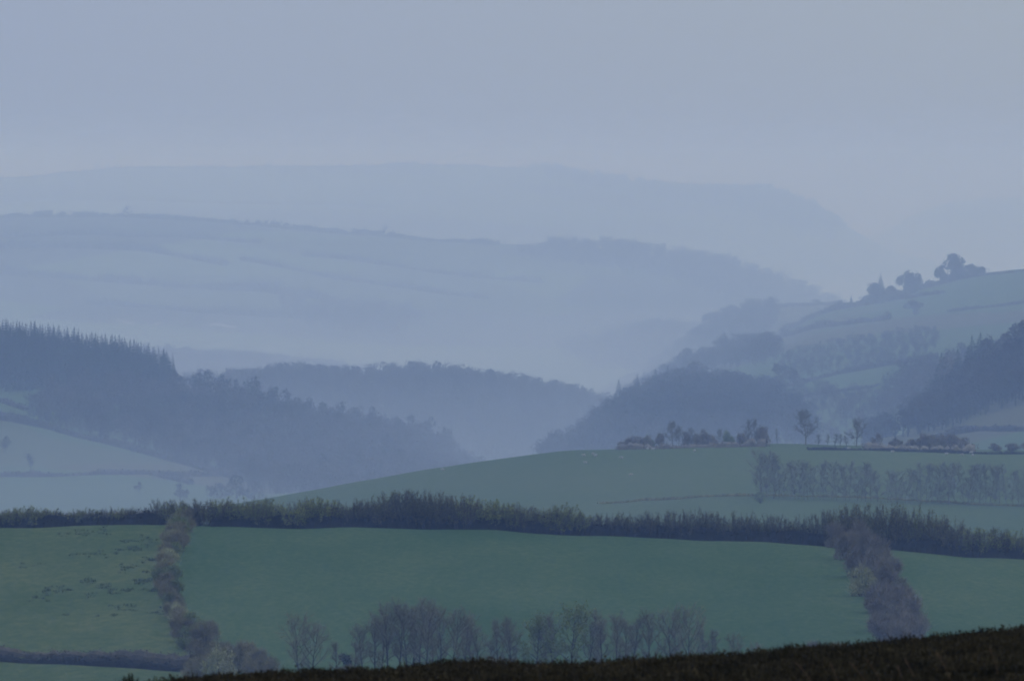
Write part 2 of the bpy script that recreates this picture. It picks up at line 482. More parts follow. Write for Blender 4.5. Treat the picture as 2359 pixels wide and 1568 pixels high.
def rand_tris(r, P, size):
    n = len(P)
    a = unit(r.normal(size=(n, 3)))
    b = unit(np.cross(a, r.normal(size=(n, 3))))
    sz = (size * r.uniform(0.6, 1.3, n))[:, None]
    return np.stack([P + a * sz * 0.65, P - a * sz * 0.4 + b * sz * 0.45, P - a * sz * 0.35 - b * sz * 0.5], 1)


def twigs(r, P, D, L, W):
    side = unit(np.cross(D, r.normal(size=D.shape)))
    L, W = np.broadcast_to(L, (len(P),))[:, None], np.broadcast_to(W, (len(P),))[:, None]
    return np.stack([P + side * W / 2, P - side * W / 2, P + D * L], 1)


def grow(r, p, d, L, n, wander, up):
    pts = [np.array(p, float)]
    d = np.array(d, float)
    for _ in range(n):
        d = unit(d + r.normal(size=3) * wander + np.array([0, 0, up]))
        pts.append(pts[-1] + d * L / n)
    return np.array(pts)


def on_line(pts, t):
    t = t * (len(pts) - 1)
    i = min(int(t), len(pts) - 2)
    return pts[i] + (pts[i + 1] - pts[i]) * (t - i), unit(pts[i + 1] - pts[i])


def bare_tree(r, h, rad, limbs=13, br=6, tw=9, twl=1.0, tww=0.05, fork=0.3, el=(0.35, 1.15), lean=0.0, leaf=0, leafs=0.2, thick=0.02):
    """leafless tree: trunk and limbs as tubes, crown of branchlets and twigs"""
    T, C = Geo(), Geo()
    tp = grow(r, (0, 0, -0.4), (lean, 0, 1), h * 0.93 + 0.4, 8, 0.07, 0.25)
    tr = np.linspace(1, 0.12, len(tp)) ** 1.1 * h * thick
    tr[0] *= 1.35
    T.tube(tp, tr, 6)
    P, D = [], []
    for i in range(limbs):
        t = fork + (0.96 - fork) * ((i + 0.5) / limbs)
        b, bd = on_line(tp, t)
        u = (t - fork) / (1 - fork)
        prof = (math.sin(math.pi * (0.14 + 0.80 * u))) ** 0.6
        az = i * 2.4 + r.uniform(-0.5, 0.5)
        e = el[0] + (el[1] - el[0]) * u + r.uniform(-0.15, 0.15)
        L = rad * prof * r.uniform(0.85, 1.15) * 1.15
        lp = grow(r, b, (math.cos(az) * math.cos(e), math.sin(az) * math.cos(e), math.sin(e)), L, 5, 0.16, 0.10)
        r0 = max(0.03, h * thick * (1 - 0.85 * t) * 0.55)
        T.tube(lp, np.linspace(r0, 0.018, len(lp)), 4)
        for j in range(br):
            s = 0.22 + 0.76 * (j + r.uniform(0.2, 0.9)) / br
            b2, d2 = on_line(lp, min(s, 0.99))
            dd = unit(d2 * 0.8 + r.normal(size=3) * 0.6 + np.array([0, 0, 0.3]))
            L2 = rad * r.uniform(0.3, 0.52)
            bp = grow(r, b2, dd, L2, 3, 0.2, 0.12)
            C.tube(bp, np.linspace(0.03, 0.012, len(bp)), 3)
            k = tw
            tt = r.uniform(0.15, 1.0, k)
            for q in tt:
                b3, d3 = on_line(bp, q * 0.999)
                P.append(b3)
                D.append(d3 * 0.7 + r.normal(size=3) * 0.55 + np.array([0, 0, 0.25]))
    P, D = np.array(P), unit(np.array(D))
    n = len(P)
    L = r.uniform(0.6, 1.25, n) * twl
    C.tris(twigs(r, P, D, L, tww * r.uniform(0.7, 1.3, n)))
    # finer side twigs off the twigs
    P2 = P + D * (L * r.uniform(0.2, 0.8, n))[:, None]
    D2 = unit(D * 0.8 + r.normal(size=D.shape) * 0.6)
    C.tris(twigs(r, P2, D2, L * 0.6, tww * 0.8))
    if leaf:
        k = r.integers(0, n, leaf)
        C.tris(rand_tris(r, P[k] + D[k] * (L[k] * r.uniform(0.3, 1, leaf))[:, None], leafs))
    return T, C


def coppice(r, h, rad, stems=26, tw=34, leaf=900, leafs=0.14):
    """many-stemmed hedge tree, stems fanning up, feathery top"""
    S, C = Geo(), Geo()
    P, D, H = [], [], []
    for i in range(stems):
        az = r.uniform(0, 6.28)
        q = r.uniform(0, 1) ** 0.6
        b = np.array([math.cos(az) * q * rad * 0.55, math.sin(az) * q * rad * 0.5, -0.3])
        ln = 0.12 + 0.42 * q
        L = h * r.uniform(0.72, 1.0) * (1.05 - 0.36 * q * q)
        sp = grow(r, b, (math.cos(az) * ln, math.sin(az) * ln, 1), L, 6, 0.07, 0.11)
        S.tube(sp, np.linspace(0.042, 0.009, len(sp)), 3)
        for _ in range(tw):
            t = r.uniform(0.18, 1) ** 0.8
            p, d = on_line(sp, t * 0.999)
            P.append(p)
            D.append(d * 0.8 + r.normal(size=3) * 0.45 + np.array([0, 0, 0.35]))
            H.append(1 - 0.45 * t)
    P, D, H = np.array(P), unit(np.array(D)), np.array(H)
    n = len(P)
    L = r.uniform(0.5, 1.2, n) * 0.19 * h * H
    S.tris(twigs(r, P, D, L, 0.036 * r.uniform(0.7, 1.3, n)))
    P2 = P + D * (L * r.uniform(0.1, 0.7, n))[:, None]
    S.tris(twigs(r, P2, unit(D * 0.8 + r.normal(size=D.shape) * 0.5), L * 0.6, 0.035))
    k = r.integers(0, n, leaf)
    C.tris(rand_tris(r, P[k] + D[k] * (L[k] * r.uniform(0.1, 1.0, leaf))[:, None] + r.normal(size=(leaf, 3)) * 0.12, leafs))
    return S, C


def lobes(r, h, rad, n, low=0.25):
    """centres and radii of the lumps a crown is made of"""
    c, q = [], []
    for i in range(n):
        u = r.uniform(0, 1)
        z = h * (low + (0.86 - low) * u)
        w = rad * math.sin(math.pi * (0.22 + 0.62 * u)) ** 0.8 * 0.72
        a = r.uniform(0, 6.28)
        q0 = math.sqrt(r.uniform(0, 1))
        c.append((math.cos(a) * w * q0, math.sin(a) * w * q0, z))
        q.append(rad * r.uniform(0.28, 0.48))
    return np.array(c), np.array(q)


def cloud(r, c, q, n, size, shell=0.55):
    i = r.integers(0, len(c), n)
    d = unit(r.normal(size=(n, 3)))
    rr = q[i] * (shell + (1 - shell) * r.uniform(0, 1, n)) * r.uniform(0.75, 1.12, n)
    P = c[i] + d * rr[:, None]
    P[:, 2] = np.maximum(P[:, 2], 0.05)
    return rand_tris(r, P, size), P, d


def bush(r, h, rad, n=1500, size=0.2, nt=600, low=0.12):
    S, C = Geo(), Geo()
    c, q = lobes(r, h, rad, 11, low)
    for i in range(len(c)):
        p0 = np.array([r.normal() * 0.25 * rad * 0.4, r.normal() * 0.25 * rad * 0.4, -0.3])
        S.tube([p0, p0 * 0.5 + c[i] * 0.5 - np.array([0, 0, 0.1 * h]), c[i]], [0.07, 0.05, 0.02], 4)
    t, P, d = cloud(r, c, q, n, size)
    C.tris(t)
    t, P, d = cloud(r, c, q, nt, size, 0.3)
    C.tris(twigs(r, P, unit(d + np.array([0, 0, 0.7]) + r.normal(size=P.shape) * 0.35), r.uniform(0.3, 1.1, nt) * 0.30 * rad + 0.25, 0.045))
    return S, C


def wood_tree(r, h, rad, n=260, size=0.75, low=0.3, nt=60):
    """tree of a far wood: short trunk, crown of leaf and twig clumps, in one"""
    G = Geo()
    G.tube([(0, 0, -1), (0.1, 0, h * 0.3), (0, 0.1, h * 0.7)], [0.32, 0.25, 0.1], 4)
    c, q = lobes(r, h, rad, 9, low)
    for k in range(5):
        G.tube([(0, 0, h * (0.25 + 0.08 * k)), c[k] * 0.6 + np.array([0, 0, h * 0.12]), c[k]], [0.14, 0.09, 0.04], 3)
    t, P, d = cloud(r, c, q, n, size)
    G.tris(t)
    t, P, d = cloud(r, c, q, nt, size, 0.8)
    G.tris(twigs(r, P, unit(d + np.array([0, 0, 0.5])), r.uniform(0.5, 1.1, nt), 0.12))
    return G


def conifer(r, h, rad, whorls=25, per=9):
    """spruce: trunk and drooping whorls of needled boughs"""
    T, C = Geo(), Geo()
    T.tube([(0, 0, -0.8), (0, 0, h * 0.5), (0, 0, h * 0.98)], [h * 0.014, h * 0.009, 0.03], 5)
    tr = []
    for i in range(whorls):
        u = (i + 0.5) / whorls
        z = h * (0.10 + 0.88 * u)
        R = rad * (1 - u) ** 0.85 + 0.12
        for k in range(per if u < 0.8 else 6):
            az = k * 6.283 / per + i * 0.7 + r.uniform(-0.25, 0.25)
            L = R * r.uniform(0.7, 1.18)
            o = np.array([math.cos(az), math.sin(az), 0])
            s = np.array([-math.sin(az), math.cos(az), 0])
            droop = -0.28 * L + r.uniform(-0.15, 0.15)
            b = np.array([0, 0, z + 0.05 * L])
            m = b + o * L * 0.55 + np.array([0, 0, droop * 0.35])
            e = b + o * L + np.array([0, 0, droop])
            w = 0.24 * L + 0.12
            hang = np.array([0, 0, -0.22 * L - 0.15])
            tr += [[b, m + s * w, e], [b, e, m - s * w], [m + s * w * 0.7, m + hang, e], [b, m + hang, m - s * w * 0.8]]
    tr += [[np.array([0.12, 0, h * 0.93]), np.array([-0.12, 0, h * 0.93]), np.array([0, 0, h * 1.03])], [np.array([0, 0.12, h * 0.93]), np.array([0, -0.12, h * 0.93]), np.array([0, 0, h * 1.03])]]
    C.tris(np.array(tr))
    return T, C


R = np.random.default_rng
# mesh kits -------------------------------------------------------------
def kit(fn, count, pm, *a, seed=0, **k):
    """n variants of a plant: [(part name, mesh), ...] each; pm: (part, material) for each part"""
    out = []
    for i in range(count):
        gs = fn(R(seed + i), *a, **k)
        gs = gs if isinstance(gs, tuple) else (gs,)
        out.append([(pn, gg.mesh(pn, M[mm])) for (pn, mm), gg in zip(pm, gs)])
    return out


BARE = (('trunk', 'bark'), ('crown', 'twig'))
k_copse = kit(bare_tree, 5, BARE, 9.5, 2.5, limbs=15, br=7, tw=14, twl=0.8, tww=0.03, fork=0.36, el=(0.55, 1.2), seed=100, thick=0.015)
k_wide = kit(bare_tree, 3, BARE, 8.5, 3.6, limbs=13, br=8, tw=14, twl=0.8, tww=0.03, fork=0.28, el=(0.45, 1.1), seed=120, lean=0.15)
k_lime = kit(bare_tree, 2, (('trunk', 'bark'), ('crown', 'bush_green')), 9.5, 3.0, limbs=15, br=7, tw=9, fork=0.25, seed=130, leaf=1500, leafs=0.22)
k_ridge = kit(bare_tree, 4, (('trunk', 'twig'), ('crown', 'twig_hazy')), 8, 3.0, limbs=13, br=6, tw=10, twl=0.9, tww=0.09, fork=0.25, seed=140, thick=0.024)
k_slim = kit(bare_tree, 4, BARE, 9, 1.7, limbs=14, br=6, tw=14, twl=0.8, tww=0.035, fork=0.22, el=(0.6, 1.25), seed=150)
k_misty = kit(bare_tree, 4, (('trunk', 'twig_hazy'), ('crown', 'twig_hazy')), 9, 1.9, limbs=13, br=5, tw=10, twl=0.8, tww=0.026, fork=0.10, el=(0.6, 1.25), seed=160, thick=0.007)
k_cop_b = kit(coppice, 5, (('stems', 'hedge_stem'), ('crown', 'hedge_brown')), 6, 2.6, seed=200, tw=46, leaf=1300, leafs=0.14)
k_cop_g = kit(coppice, 4, (('stems', 'hedge_stem'), ('crown', 'hedge_leaf')), 6, 2.6, seed=220, tw=42, leaf=2600, leafs=0.16)
k_cop_t = kit(coppice, 3, (('stems', 'hedge_stem'), ('crown', 'hedge_brown')), 6, 2.1, seed=240, stems=16, tw=52, leaf=600)
k_cop_d = kit(coppice, 3, (('stems', 'hedge_stem'), ('crown', 'hedge_brown')), 6, 3.0, seed=260, stems=36, tw=46, leaf=2400, leafs=0.15)
k_bush_b = kit(bush, 4, (('stems', 'bark'), ('foliage', 'bush_brown')), 3, 2.0, seed=300, nt=2200, n=1300, size=0.16)
k_bush_s = kit(bush, 5, (('stems', 'bark'), ('foliage', 'bush_grey')), 3, 2.0, seed=360, nt=2600, n=1300, size=0.15)
k_bush_p = kit(bush, 3, (('stems', 'bark'), ('foliage', 'bush_pale')), 3, 2.0, seed=320, nt=900, n=1700, size=0.17)
k_bush_g = kit(bush, 3, (('stems', 'bark'), ('foliage', 'bush_green')), 3, 2.0, seed=330, nt=900, n=1700, size=0.17)
k_bush_r = kit(bush, 4, (('stems', 'bark'), ('foliage', 'bush_grey')), 3, 2.0, seed=340, nt=700, n=900, size=0.3)
k_holly = kit(bush, 1, (('stems', 'bark'), ('foliage', 'holly')), 4, 1.4, seed=350, nt=300, n=1600, size=0.2)
k_far = [wood_tree(R(400 + i), 12, 5.2, n=420) for i in range(5)]
k_far_me = [[('tree', gg.mesh('tree', M['twig_far']))] for gg in k_far]
k_dome = [[('tree', wood_tree(R(420 + i), 12, 5.6, n=950, size=0.9, low=0.04).mesh('tree', M['twig_hazy_mid']))] for i in range(5)]
k_con = kit(conifer, 5, (('trunk', 'bark'), ('crown', 'needles')), 16, 2.9, seed=500)
k_fir = kit(conifer, 3, (('trunk', 'bark'), ('crown', 'needles')), 14, 2.6, seed=520, whorls=12, per=7)
W_TREES = [wood_tree(R(600 + i), 11.5, 5.6, n=430, size=0.55, nt=50) for i in range(8)]
C_TREES = []
for i in range(5):
    t_, c_ = conifer(R(640 + i), 15.5, 2.7, whorls=13, per=7)
    gg = Geo()
    for src in (t_, c_):
        V, T, Q = src.arrays()
        if len(T):
            gg.tris(V[T])
        if len(Q):
            gg.tris(V[Q[:, [0, 1, 2]]])
            gg.tris(V[Q[:, [0, 2, 3]]])
    C_TREES.append(gg)


def soup(G):
    V, T, Q = G.arrays()
    parts = []
    if len(T):
        parts.append(V[T])
    if len(Q):
        parts += [V[Q[:, [0, 1, 2]]], V[Q[:, [0, 2, 3]]]]
    return np.concatenate(parts)


W_SOUP, C_SOUP = [soup(x) for x in W_TREES], [soup(x) for x in C_TREES]


def inside(poly, x, y):
    c = False
    n = len(poly)
    for i in range(n):
        (x1, y1), (x2, y2) = poly[i], poly[i - 1]
        if (y1 > y) != (y2 > y) and x < (x2 - x1) * (y - y1) / (y2 - y1) + x1:
            c = not c
    return c


def wood(name, hill, poly, y0, y1, gap, soups, mat, label, scale=(0.75, 1.15), seed=0, keep=1.0):
    """a far-off wood as one mass: trees stood on the hill wherever their foot lies within the outline"""
    r = R(seed)
    G = Geo()
    pxs = [p[0] for p in poly]
    Y = y0
    n = 0
    while Y < y1:
        x = bx(min(pxs), Y)
        while x < bx(max(pxs), Y):
            xx, yy = x + r.uniform(-0.45, 0.45) * gap, Y + r.uniform(-0.45, 0.45) * gap
            z = hill.z(xx, yy)
            if r.uniform() < keep and inside(poly, to_px(xx, yy), EYE - z / (K * yy)):
                S = soups[r.integers(len(soups))]
                a = r.uniform(0, 6.28)
                s = r.uniform(*scale)
                ca, sa = math.cos(a) * s * r.uniform(0.9, 1.1), math.sin(a) * s
                P = np.stack([S[..., 0] * ca - S[..., 1] * sa + xx, S[..., 0] * sa + S[..., 1] * ca + yy, S[..., 2] * s + z - 0.4], -1)
                G.tris(P, np.full(len(P), r.uniform(-0.4, 0.6)))
                n += 1
            x += gap
        Y += gap
    if not n:
        print('EMPTY WOOD', name, label)
        return None
    print('wood', name, n, 'trees', G.n // 3, 'tris')
    return tag(link(name, G.mesh(name, M[mat])), label=label, kind='stuff')


def hedge_line(hill, pts, h, w, mat, label, size=0.5, dens=9, seed=0, name='hedge', gaps=0.0):
    """a hedge laid along the hill: one thing"""
    r = R(seed)
    P3 = np.array([hill.hit(*p) for p in pts])
    d = np.r_[0, np.cumsum(np.linalg.norm(np.diff(P3[:, :2], axis=0), axis=1))]
    n = max(4, int(d[-1] / (w * 0.45)))
    G = Geo()
    ts = np.linspace(0, d[-1], n)
    xs, ys = np.interp(ts, d, P3[:, 0]), np.interp(ts, d, P3[:, 1])
    core = []
    for i in range(n):
        z = hill.z(xs[i], ys[i])
        hh = h * (0.75 + 0.35 * math.sin(ts[i] / (h * 4) + seed) * math.sin(ts[i] / (h * 9.3)) + r.uniform(-0.12, 0.25))
        if r.uniform() < gaps:
            hh *= 0.4
        c = np.array([[xs[i], ys[i], z + hh * 0.5]])
        dd = unit(r.normal(size=(dens, 3))) * np.array([w * 0.75, w * 0.75, hh * 0.55]) * (0.5 + 0.55 * r.uniform(0, 1, (dens, 1)))
        G.tris(rand_tris(r, c + dd, size))
        core.append((xs[i], ys[i], z, hh))
    # the dense middle of the hedge
    V, Q = [], []
    for i, (x, y, z, hh) in enumerate(core):
        a, b = core[max(i - 1, 0)], core[min(i + 1, n - 1)]
        t = unit(np.array([b[0] - a[0], b[1] - a[1]]))
        s = np.array([-t[1], t[0]]) * w * 0.42
        for q, f in ((1, -0.3), (0.9, 0.55), (0.3, 0.86), (-0.3, 0.86), (-0.9, 0.55), (-1, -0.3)):
            V.append((x + s[0] * q, y + s[1] * q, z + (hh * f if f > 0 else f) + r.uniform(-0.05, 0.05)))
    for i in range(n - 1):
        for q in range(5):
            Q.append((i * 6 + q, i * 6 + q + 1, i * 6 + 7 + q, i * 6 + 6 + q))
    G.mesh_part(V, Q)
    return tag(link(name, G.mesh(name, M[mat])), label, 'hedge')


def put(kitlist, hill, px, py, h, base_h, name, label, cat='tree', group=None, wide=1.0, i=0, rot=None, Y=None):
    """one plant stood on the hill where it is seen; h its real height, base_h the height it was modelled at"""
    p = hill.hit(px, py) if Y is None else np.array([bx(px, Y), Y, hill.z(bx(px, Y), Y)])
    s = h / base_h
    parts = kitlist[i % len(kitlist)]
    ro = random.uniform(0, 6.28) if rot is None else rot
    if len(parts) == 1:
        return single(name, parts[0][1], p, ro, (s * wide, s * wide, s), label, cat, group)
    return thing(name, parts, p, ro, (s * wide, s * wide, s), label, cat, group)


# ================================================================ NEAR FIELD
hedge_top = [(-420, 1165), (0, 1172), (60, 1163), (100, 1165), (150, 1172), (200, 1170), (300, 1165), (345, 1160), (360, 1148), (440, 1147), (500, 1148), (580, 1140), (636, 1145), (655, 1172), (668, 1152), (720, 1146), (800, 1152), (855, 1142),
             (890, 1130), (950, 1122), (1000, 1125), (1060, 1137), (1085, 1148), (1100, 1147), (1180, 1152), (1250, 1162), (1350, 1167), (1440, 1170), (1500, 1176), (1600, 1166), (1640, 1172), (1700, 1170), (1760, 1178), (1850, 1180), (1900, 1166),
             (1950, 1158), (2000, 1160), (2050, 1157), (2130, 1163), (2190, 1185), (2250, 1196), (2358, 1226), (2800, 1262)]
ht_x = np.array([a for a, b in hedge_top], float)
ht_y = np.array([b for a, b in hedge_top], float)
# top hedge: earth bank with its dark brush, in three stretches
def bank_hedge(p0, p1, label, seed):
    r = R(seed)
    e = link('hedge', None)
    pxs = np.arange(p0, p1, 5.0)
    Yc = 1503.0
    V, Q = [], []
    F = Geo()
    base = np.array([bx((p0 + p1) / 2, Yc), Yc, near_field.z(bx((p0 + p1) / 2, Yc), Yc)])
    for i, px in enumerate(pxs):
        x = bx(px, Yc)
        z = near_field.z(x, Yc)
        hh = (2.35 if px > 486 else 2.0) + 0.35 * math.sin(px / 47) + 0.2 * math.sin(px / 17 + 1) + r.uniform(-0.06, 0.06)
        for dy, f in ((-2.3, -0.25), (-1.7, 0.45), (-0.9, 0.92), (0.0, 1.0), (1.0, 0.9), (2.2, -0.3)):
            V.append((x - base[0], dy + r.uniform(-0.1, 0.1), z + hh * f * 0.85 - base[2]))
        n = 30
        P = np.stack([np.full(n, x) + r.uniform(-0.4, 0.4, n), r.uniform(-1.9, 1.2, n), z + np.abs(r.normal(0, 0.55, n)) * hh * 0.75 + 0.1], -1)
        P[:, 0] -= base[0]
        P[:, 2] -= base[2]
        F.tris(rand_tris(r, P, 0.34))
        n = 12
        P = np.stack([np.full(n, x - base[0]) + r.uniform(-0.4, 0.4, n), r.uniform(-1.4, 1.0, n), z - base[2] + hh * r.uniform(0.3, 0.9, n)], -1)
        F.tris(twigs(r, P, unit(r.normal(size=P.shape) * 0.3 + np.array([0, 0, 1])), r.uniform(0.6, 1.5, n), 0.06))
    for i in range(len(pxs) - 1):
        for q in range(5):
            Q.append((i * 6 + q, i * 6 + 6 + q, i * 6 + 7 + q, i * 6 + q + 1))
    Bk = Geo()
    for px in pxs:
        x = bx(px, Yc)
        z = near_field.z(x, Yc)
        H = (EYE - z / (K * Yc) - np.interp(px, ht_x, ht_y)) * K * Yc
        H *= (0.55 if 1290 < px < 1890 else 0.70) * (0.92 + 0.10 * math.sin(px / 9.0) + 0.06 * math.sin(px / 3.7))
        n = 40
        P = np.stack([x - base[0] + r.uniform(-0.4, 0.4, n), r.uniform(0.8, 3.4, n), z - base[2] + H * (0.12 + 0.88 * r.uniform(0, 1, n) ** 0.8)], -1)
        Bk.tris(rand_tris(r, P, 0.15))
        n = 46
        P = np.stack([x - base[0] + r.uniform(-0.4, 0.4, n), r.uniform(0.8, 3.4, n), z - base[2] + H * r.uniform(0.3, 1.0, n)], -1)
        Bk.tris(twigs(r, P, unit(r.normal(size=P.shape) * 0.4 + np.array([0, 0, 1])), r.uniform(0.5, 1.3, n), 0.034))
    B = Geo()
    B.mesh_part(V, Q)
    e.location = base
    link('bank', B.mesh('bank', M['hedge_dark']), e)
    link('foliage', F.mesh('foliage', M['hedge_dark']), e)
    link('brush', Bk.mesh('brush', M['hedge_brown']), e)
    return tag(e, label, 'hedge')


bank_hedge(-420, 462, 'dark low hedge bank along the top of the rough left field', 21)
bank_hedge(486, 1985, 'long dark hedge bank along the top of the wide middle field', 22)
bank_hedge(1985, 2800, 'dark hedge bank sloping down along the top of the right-hand field', 23)

row = []
px = -30.0
while px < 2400:
    if 650 < px < 664 or 462 < px < 478:
        px += 12
    if 868 < px < 1085:
        kind, st = 'dense', 24
    elif 1085 <= px < 1190 or 1225 < px < 1330 or 500 < px < 560 or 700 < px < 760 or 560 < px < 640 or -30 < px < 220:
        kind, st = 'green', 25
    elif 1290 <= px < 1890:
        kind, st = 'thin', 20
    elif 1890 <= px < 2010:
        kind, st = 'dense', 28
    elif 2180 < px:
        kind, st = ('green' if len(row) % 3 == 0 else 'brown'), 28
    else:
        kind, st = ('green' if len(row) % 5 == 2 else 'brown'), 24
    row.append((px + random.uniform(-5, 5), kind))
    px += st * random.uniform(0.85, 1.2)
KN = {'dense': (k_cop_d, 'dense dark brown hedge tree'), 'green': (k_cop_g, 'greenish budding hedge tree'), 'thin': (k_cop_t, 'slender upright bare hedge tree'), 'brown': (k_cop_b, 'brown many-stemmed hedge tree')}
in_view = [q for q in row if q[0] > 0]
n_seen = 0
for i, (px, kind) in enumerate(row):
    Y = 1503 + random.uniform(-0.9, 2.6)
    foot = EYE - near_field.z(bx(px, Y), Y) / (K * Y)
    h = (foot - np.interp(px, ht_x, ht_y)) * K * Y * random.choice([0.86, 0.95, 1.0, 1.0, 1.04, 1.1])
    kt, look = KN[kind]
    if px >= 0:
        n_seen += 1
        lb = '%s, %s from the left along the top field hedge' % (look, nth(n_seen))
    else:
        lb = '%s at the very left end of the top field hedge' % look
    put(kt, near_field, px, 0, h, 6.0, 'hedge_tree', lb, 'tree', 'hedge trees along the top of the near fields', wide=random.uniform(0.75, 1.3) * (1.0 if kind == 'thin' else 1.2) * 6 / max(h, 4.5), i=random.randrange(20), Y=Y)

# left cross hedge: bushes coming down between the rough field and the middle field
LB = [(428, 1226, 3.6, 'b'), (404, 1222, 3.0, 'p'), (410, 1246, 3.2, 'b'), (398, 1266, 3.0, 'b'), (405, 1288, 2.8, 'g'), (384, 1306, 3.3, 'p'), (374, 1330, 2.9, 'p'), (396, 1342, 2.9, 'g'), (380, 1362, 2.9, 'b'), (398, 1376, 2.9, 'g'), (386, 1396, 2.8, 'b'),
      (404, 1406, 2.8, 'b'), (388, 1420, 2.3, 'p'), (412, 1434, 2.9, 'p'), (442, 1458, 3.2, 'g'), (410, 1462, 2.6, 'b'), (432, 1494, 3.2, 'g'), (470, 1500, 4.0, 'b'), (452, 1530, 3.4, 'b'), (500, 1534, 3.6, 'b'), (545, 1548, 4.2, 'b'), (505, 1572, 4.8, 'p'), (446, 1568, 3.4, 'b'), (590, 1562, 4.0, 'b')]
BN = {'b': (k_bush_b, 'greyish brown bare bush'), 'p': (k_bush_p, 'pale yellow-green bush'), 'g': (k_bush_g, 'soft green bush')}
LB += [(412, 1236, 3.4, 'g'), (394, 1254, 3.2, 'b'), (416, 1268, 3.0, 'b'), (380, 1318, 3.0, 'b'), (372, 1348, 2.8, 'g'), (416, 1444, 3.0, 'b'), (424, 1478, 3.2, 'b'), (474, 1482, 3.4, 'b'), (562, 1540, 3.6, 'b'), (400, 1233, 3.0, 'g'), (390, 1263, 3.0, 'p'), (384, 1291, 2.9, 'b'), (378, 1337, 2.8, 'b'), (386, 1377, 2.8, 'b'), (392, 1405, 2.7, 'g'), (398, 1427, 2.7, 'b')]
LB.sort(key=lambda q: q[1])
for i, (px, py, h, k) in enumerate(LB):
    kt, look = BN[k]
    put(kt, near_field, px, py, h, 3.0, 'bush', '%s, %s from the top in the hedge beside the left field' % (look, nth(i + 1)), 'bush', 'bushes of the left cross hedge', wide=1.0, i=i)

# right cross hedge: taller brown thicket
RB = [(1925, 1262, 4.0), (1962, 1258, 4.8), (1985, 1270, 5.0), (1950, 1290, 4.4), (1992, 1300, 5.0), (2022, 1306, 4.6), (1975, 1330, 4.6), (2020, 1340, 5.0), (2048, 1352, 4.4), (1990, 1372, 4.6), (2042, 1384, 5.0), (2070, 1402, 4.6), (2010, 1412, 4.4), (2060, 1430, 5.2),
      (2095, 1448, 4.8), (2025, 1455, 4.6), (2075, 1476, 5.2), (2105, 1490, 4.8), (2035, 1490, 4.6), (2065, 1516, 5.0)]
for i, (px, py, h) in enumerate(RB):
    pale = i == 9
    put(k_bush_p if pale else k_bush_s, near_field, px, py, h, 3.0, 'bush', '%s, %s from the top in the thicket right of the middle field' % ('pale green-topped bush' if pale else 'tall grey-brown bush', nth(i + 1)), 'bush', 'bushes of the right cross thicket', wide=0.9, i=i)

# bottom-left hedge
hedge_line(near_field, [(-420, 1515), (-100, 1520), (0, 1522), (130, 1528), (260, 1535), (350, 1541), (432, 1546)], 1.7, 1.9, 'hedge_dark', 'dark thick hedge across the lower left corner below the rough field', size=0.35, dens=22, seed=31)
hedge_line(near_field, [(-420, 1503), (-100, 1508), (0, 1510), (130, 1514), (260, 1522), (350, 1528), (440, 1534)], 2.2, 2.4, 'hedge_stem', 'purplish brown bushy hedge just behind the dark lower-left hedge', size=0.2, dens=90, seed=32)

# the copse at the foot of the middle field
CP = [(690, 1580, 8.5, 'w'), (722, 1582, 7.8, 'w'), (775, 1582, 6.3, 's'), (838, 1585, 8.6, 'c'), (862, 1582, 9.6, 'c'), (890, 1584, 11.0, 'c'), (918, 1586, 11.4, 'c'), (938, 1580, 10.8, 'c'), (962, 1584, 11.6, 'c'), (984, 1588, 11.2, 'c'), (1012, 1582, 10.8, 'c'), (1042, 1586, 10.6, 'c'),
      (1072, 1582, 9.4, 'c'), (1098, 1584, 8.2, 'c'), (1150, 1580, 9.2, 's'), (1185, 1582, 9.0, 'c'), (1228, 1584, 9.2, 'l'), (1272, 1584, 9.8, 'c'), (1318, 1586, 10.8, 'l'), (1350, 1582, 10.0, 'c'), (1388, 1584, 9.2, 's'), (1420, 1584, 9.8, 'c'), (1452, 1580, 9.4, 's'), (1490, 1584, 10.0, 'c'),
      (1540, 1580, 9.4, 'w'), (1590, 1582, 9.6, 'w'), (1640, 1576, 7.6, 's'), (1690, 1572, 5.8, 'w'), (1740, 1565, 4.6, 'w'), (812, 1578, 6.2, 's'), (876, 1574, 9.6, 's'), (952, 1572, 10.8, 's'), (1000, 1574, 10.2, 's'), (1088, 1572, 8.0, 's'), (1122, 1578, 6.4, 's'), (1168, 1574, 8.8, 's'), (1250, 1572, 9.2, 's'), (1370, 1572, 8.8, 's'), (1436, 1574, 9.2, 's'), (1565, 1574, 8.4, 's'), (1615, 1572, 7.4, 's')]
CP.sort()
CK = {'w': (k_wide, 8.5, 'spreading bare tree'), 's': (k_slim, 9, 'slim bare tree'), 'c': (k_copse, 9.5, 'tall bare tree with a narrow crown'), 'l': (k_lime, 9.5, 'tree with a haze of yellow-green buds')}
for i, (px, py, h, k) in enumerate(CP):
    kt, bh, look = CK[k]
    put(kt, near_field, px, py, h, bh, 'bare_tree', '%s, %s from the left in the bottom copse' % (look, nth(i + 1)), 'tree', 'trees of the copse at the foot of the middle field', wide=1.0, i=i)
put(k_holly, near_field, 797, 1570, 4.6, 4.0, 'holly_tree', 'small dark evergreen tree among the bare trees left of the copse', 'tree')
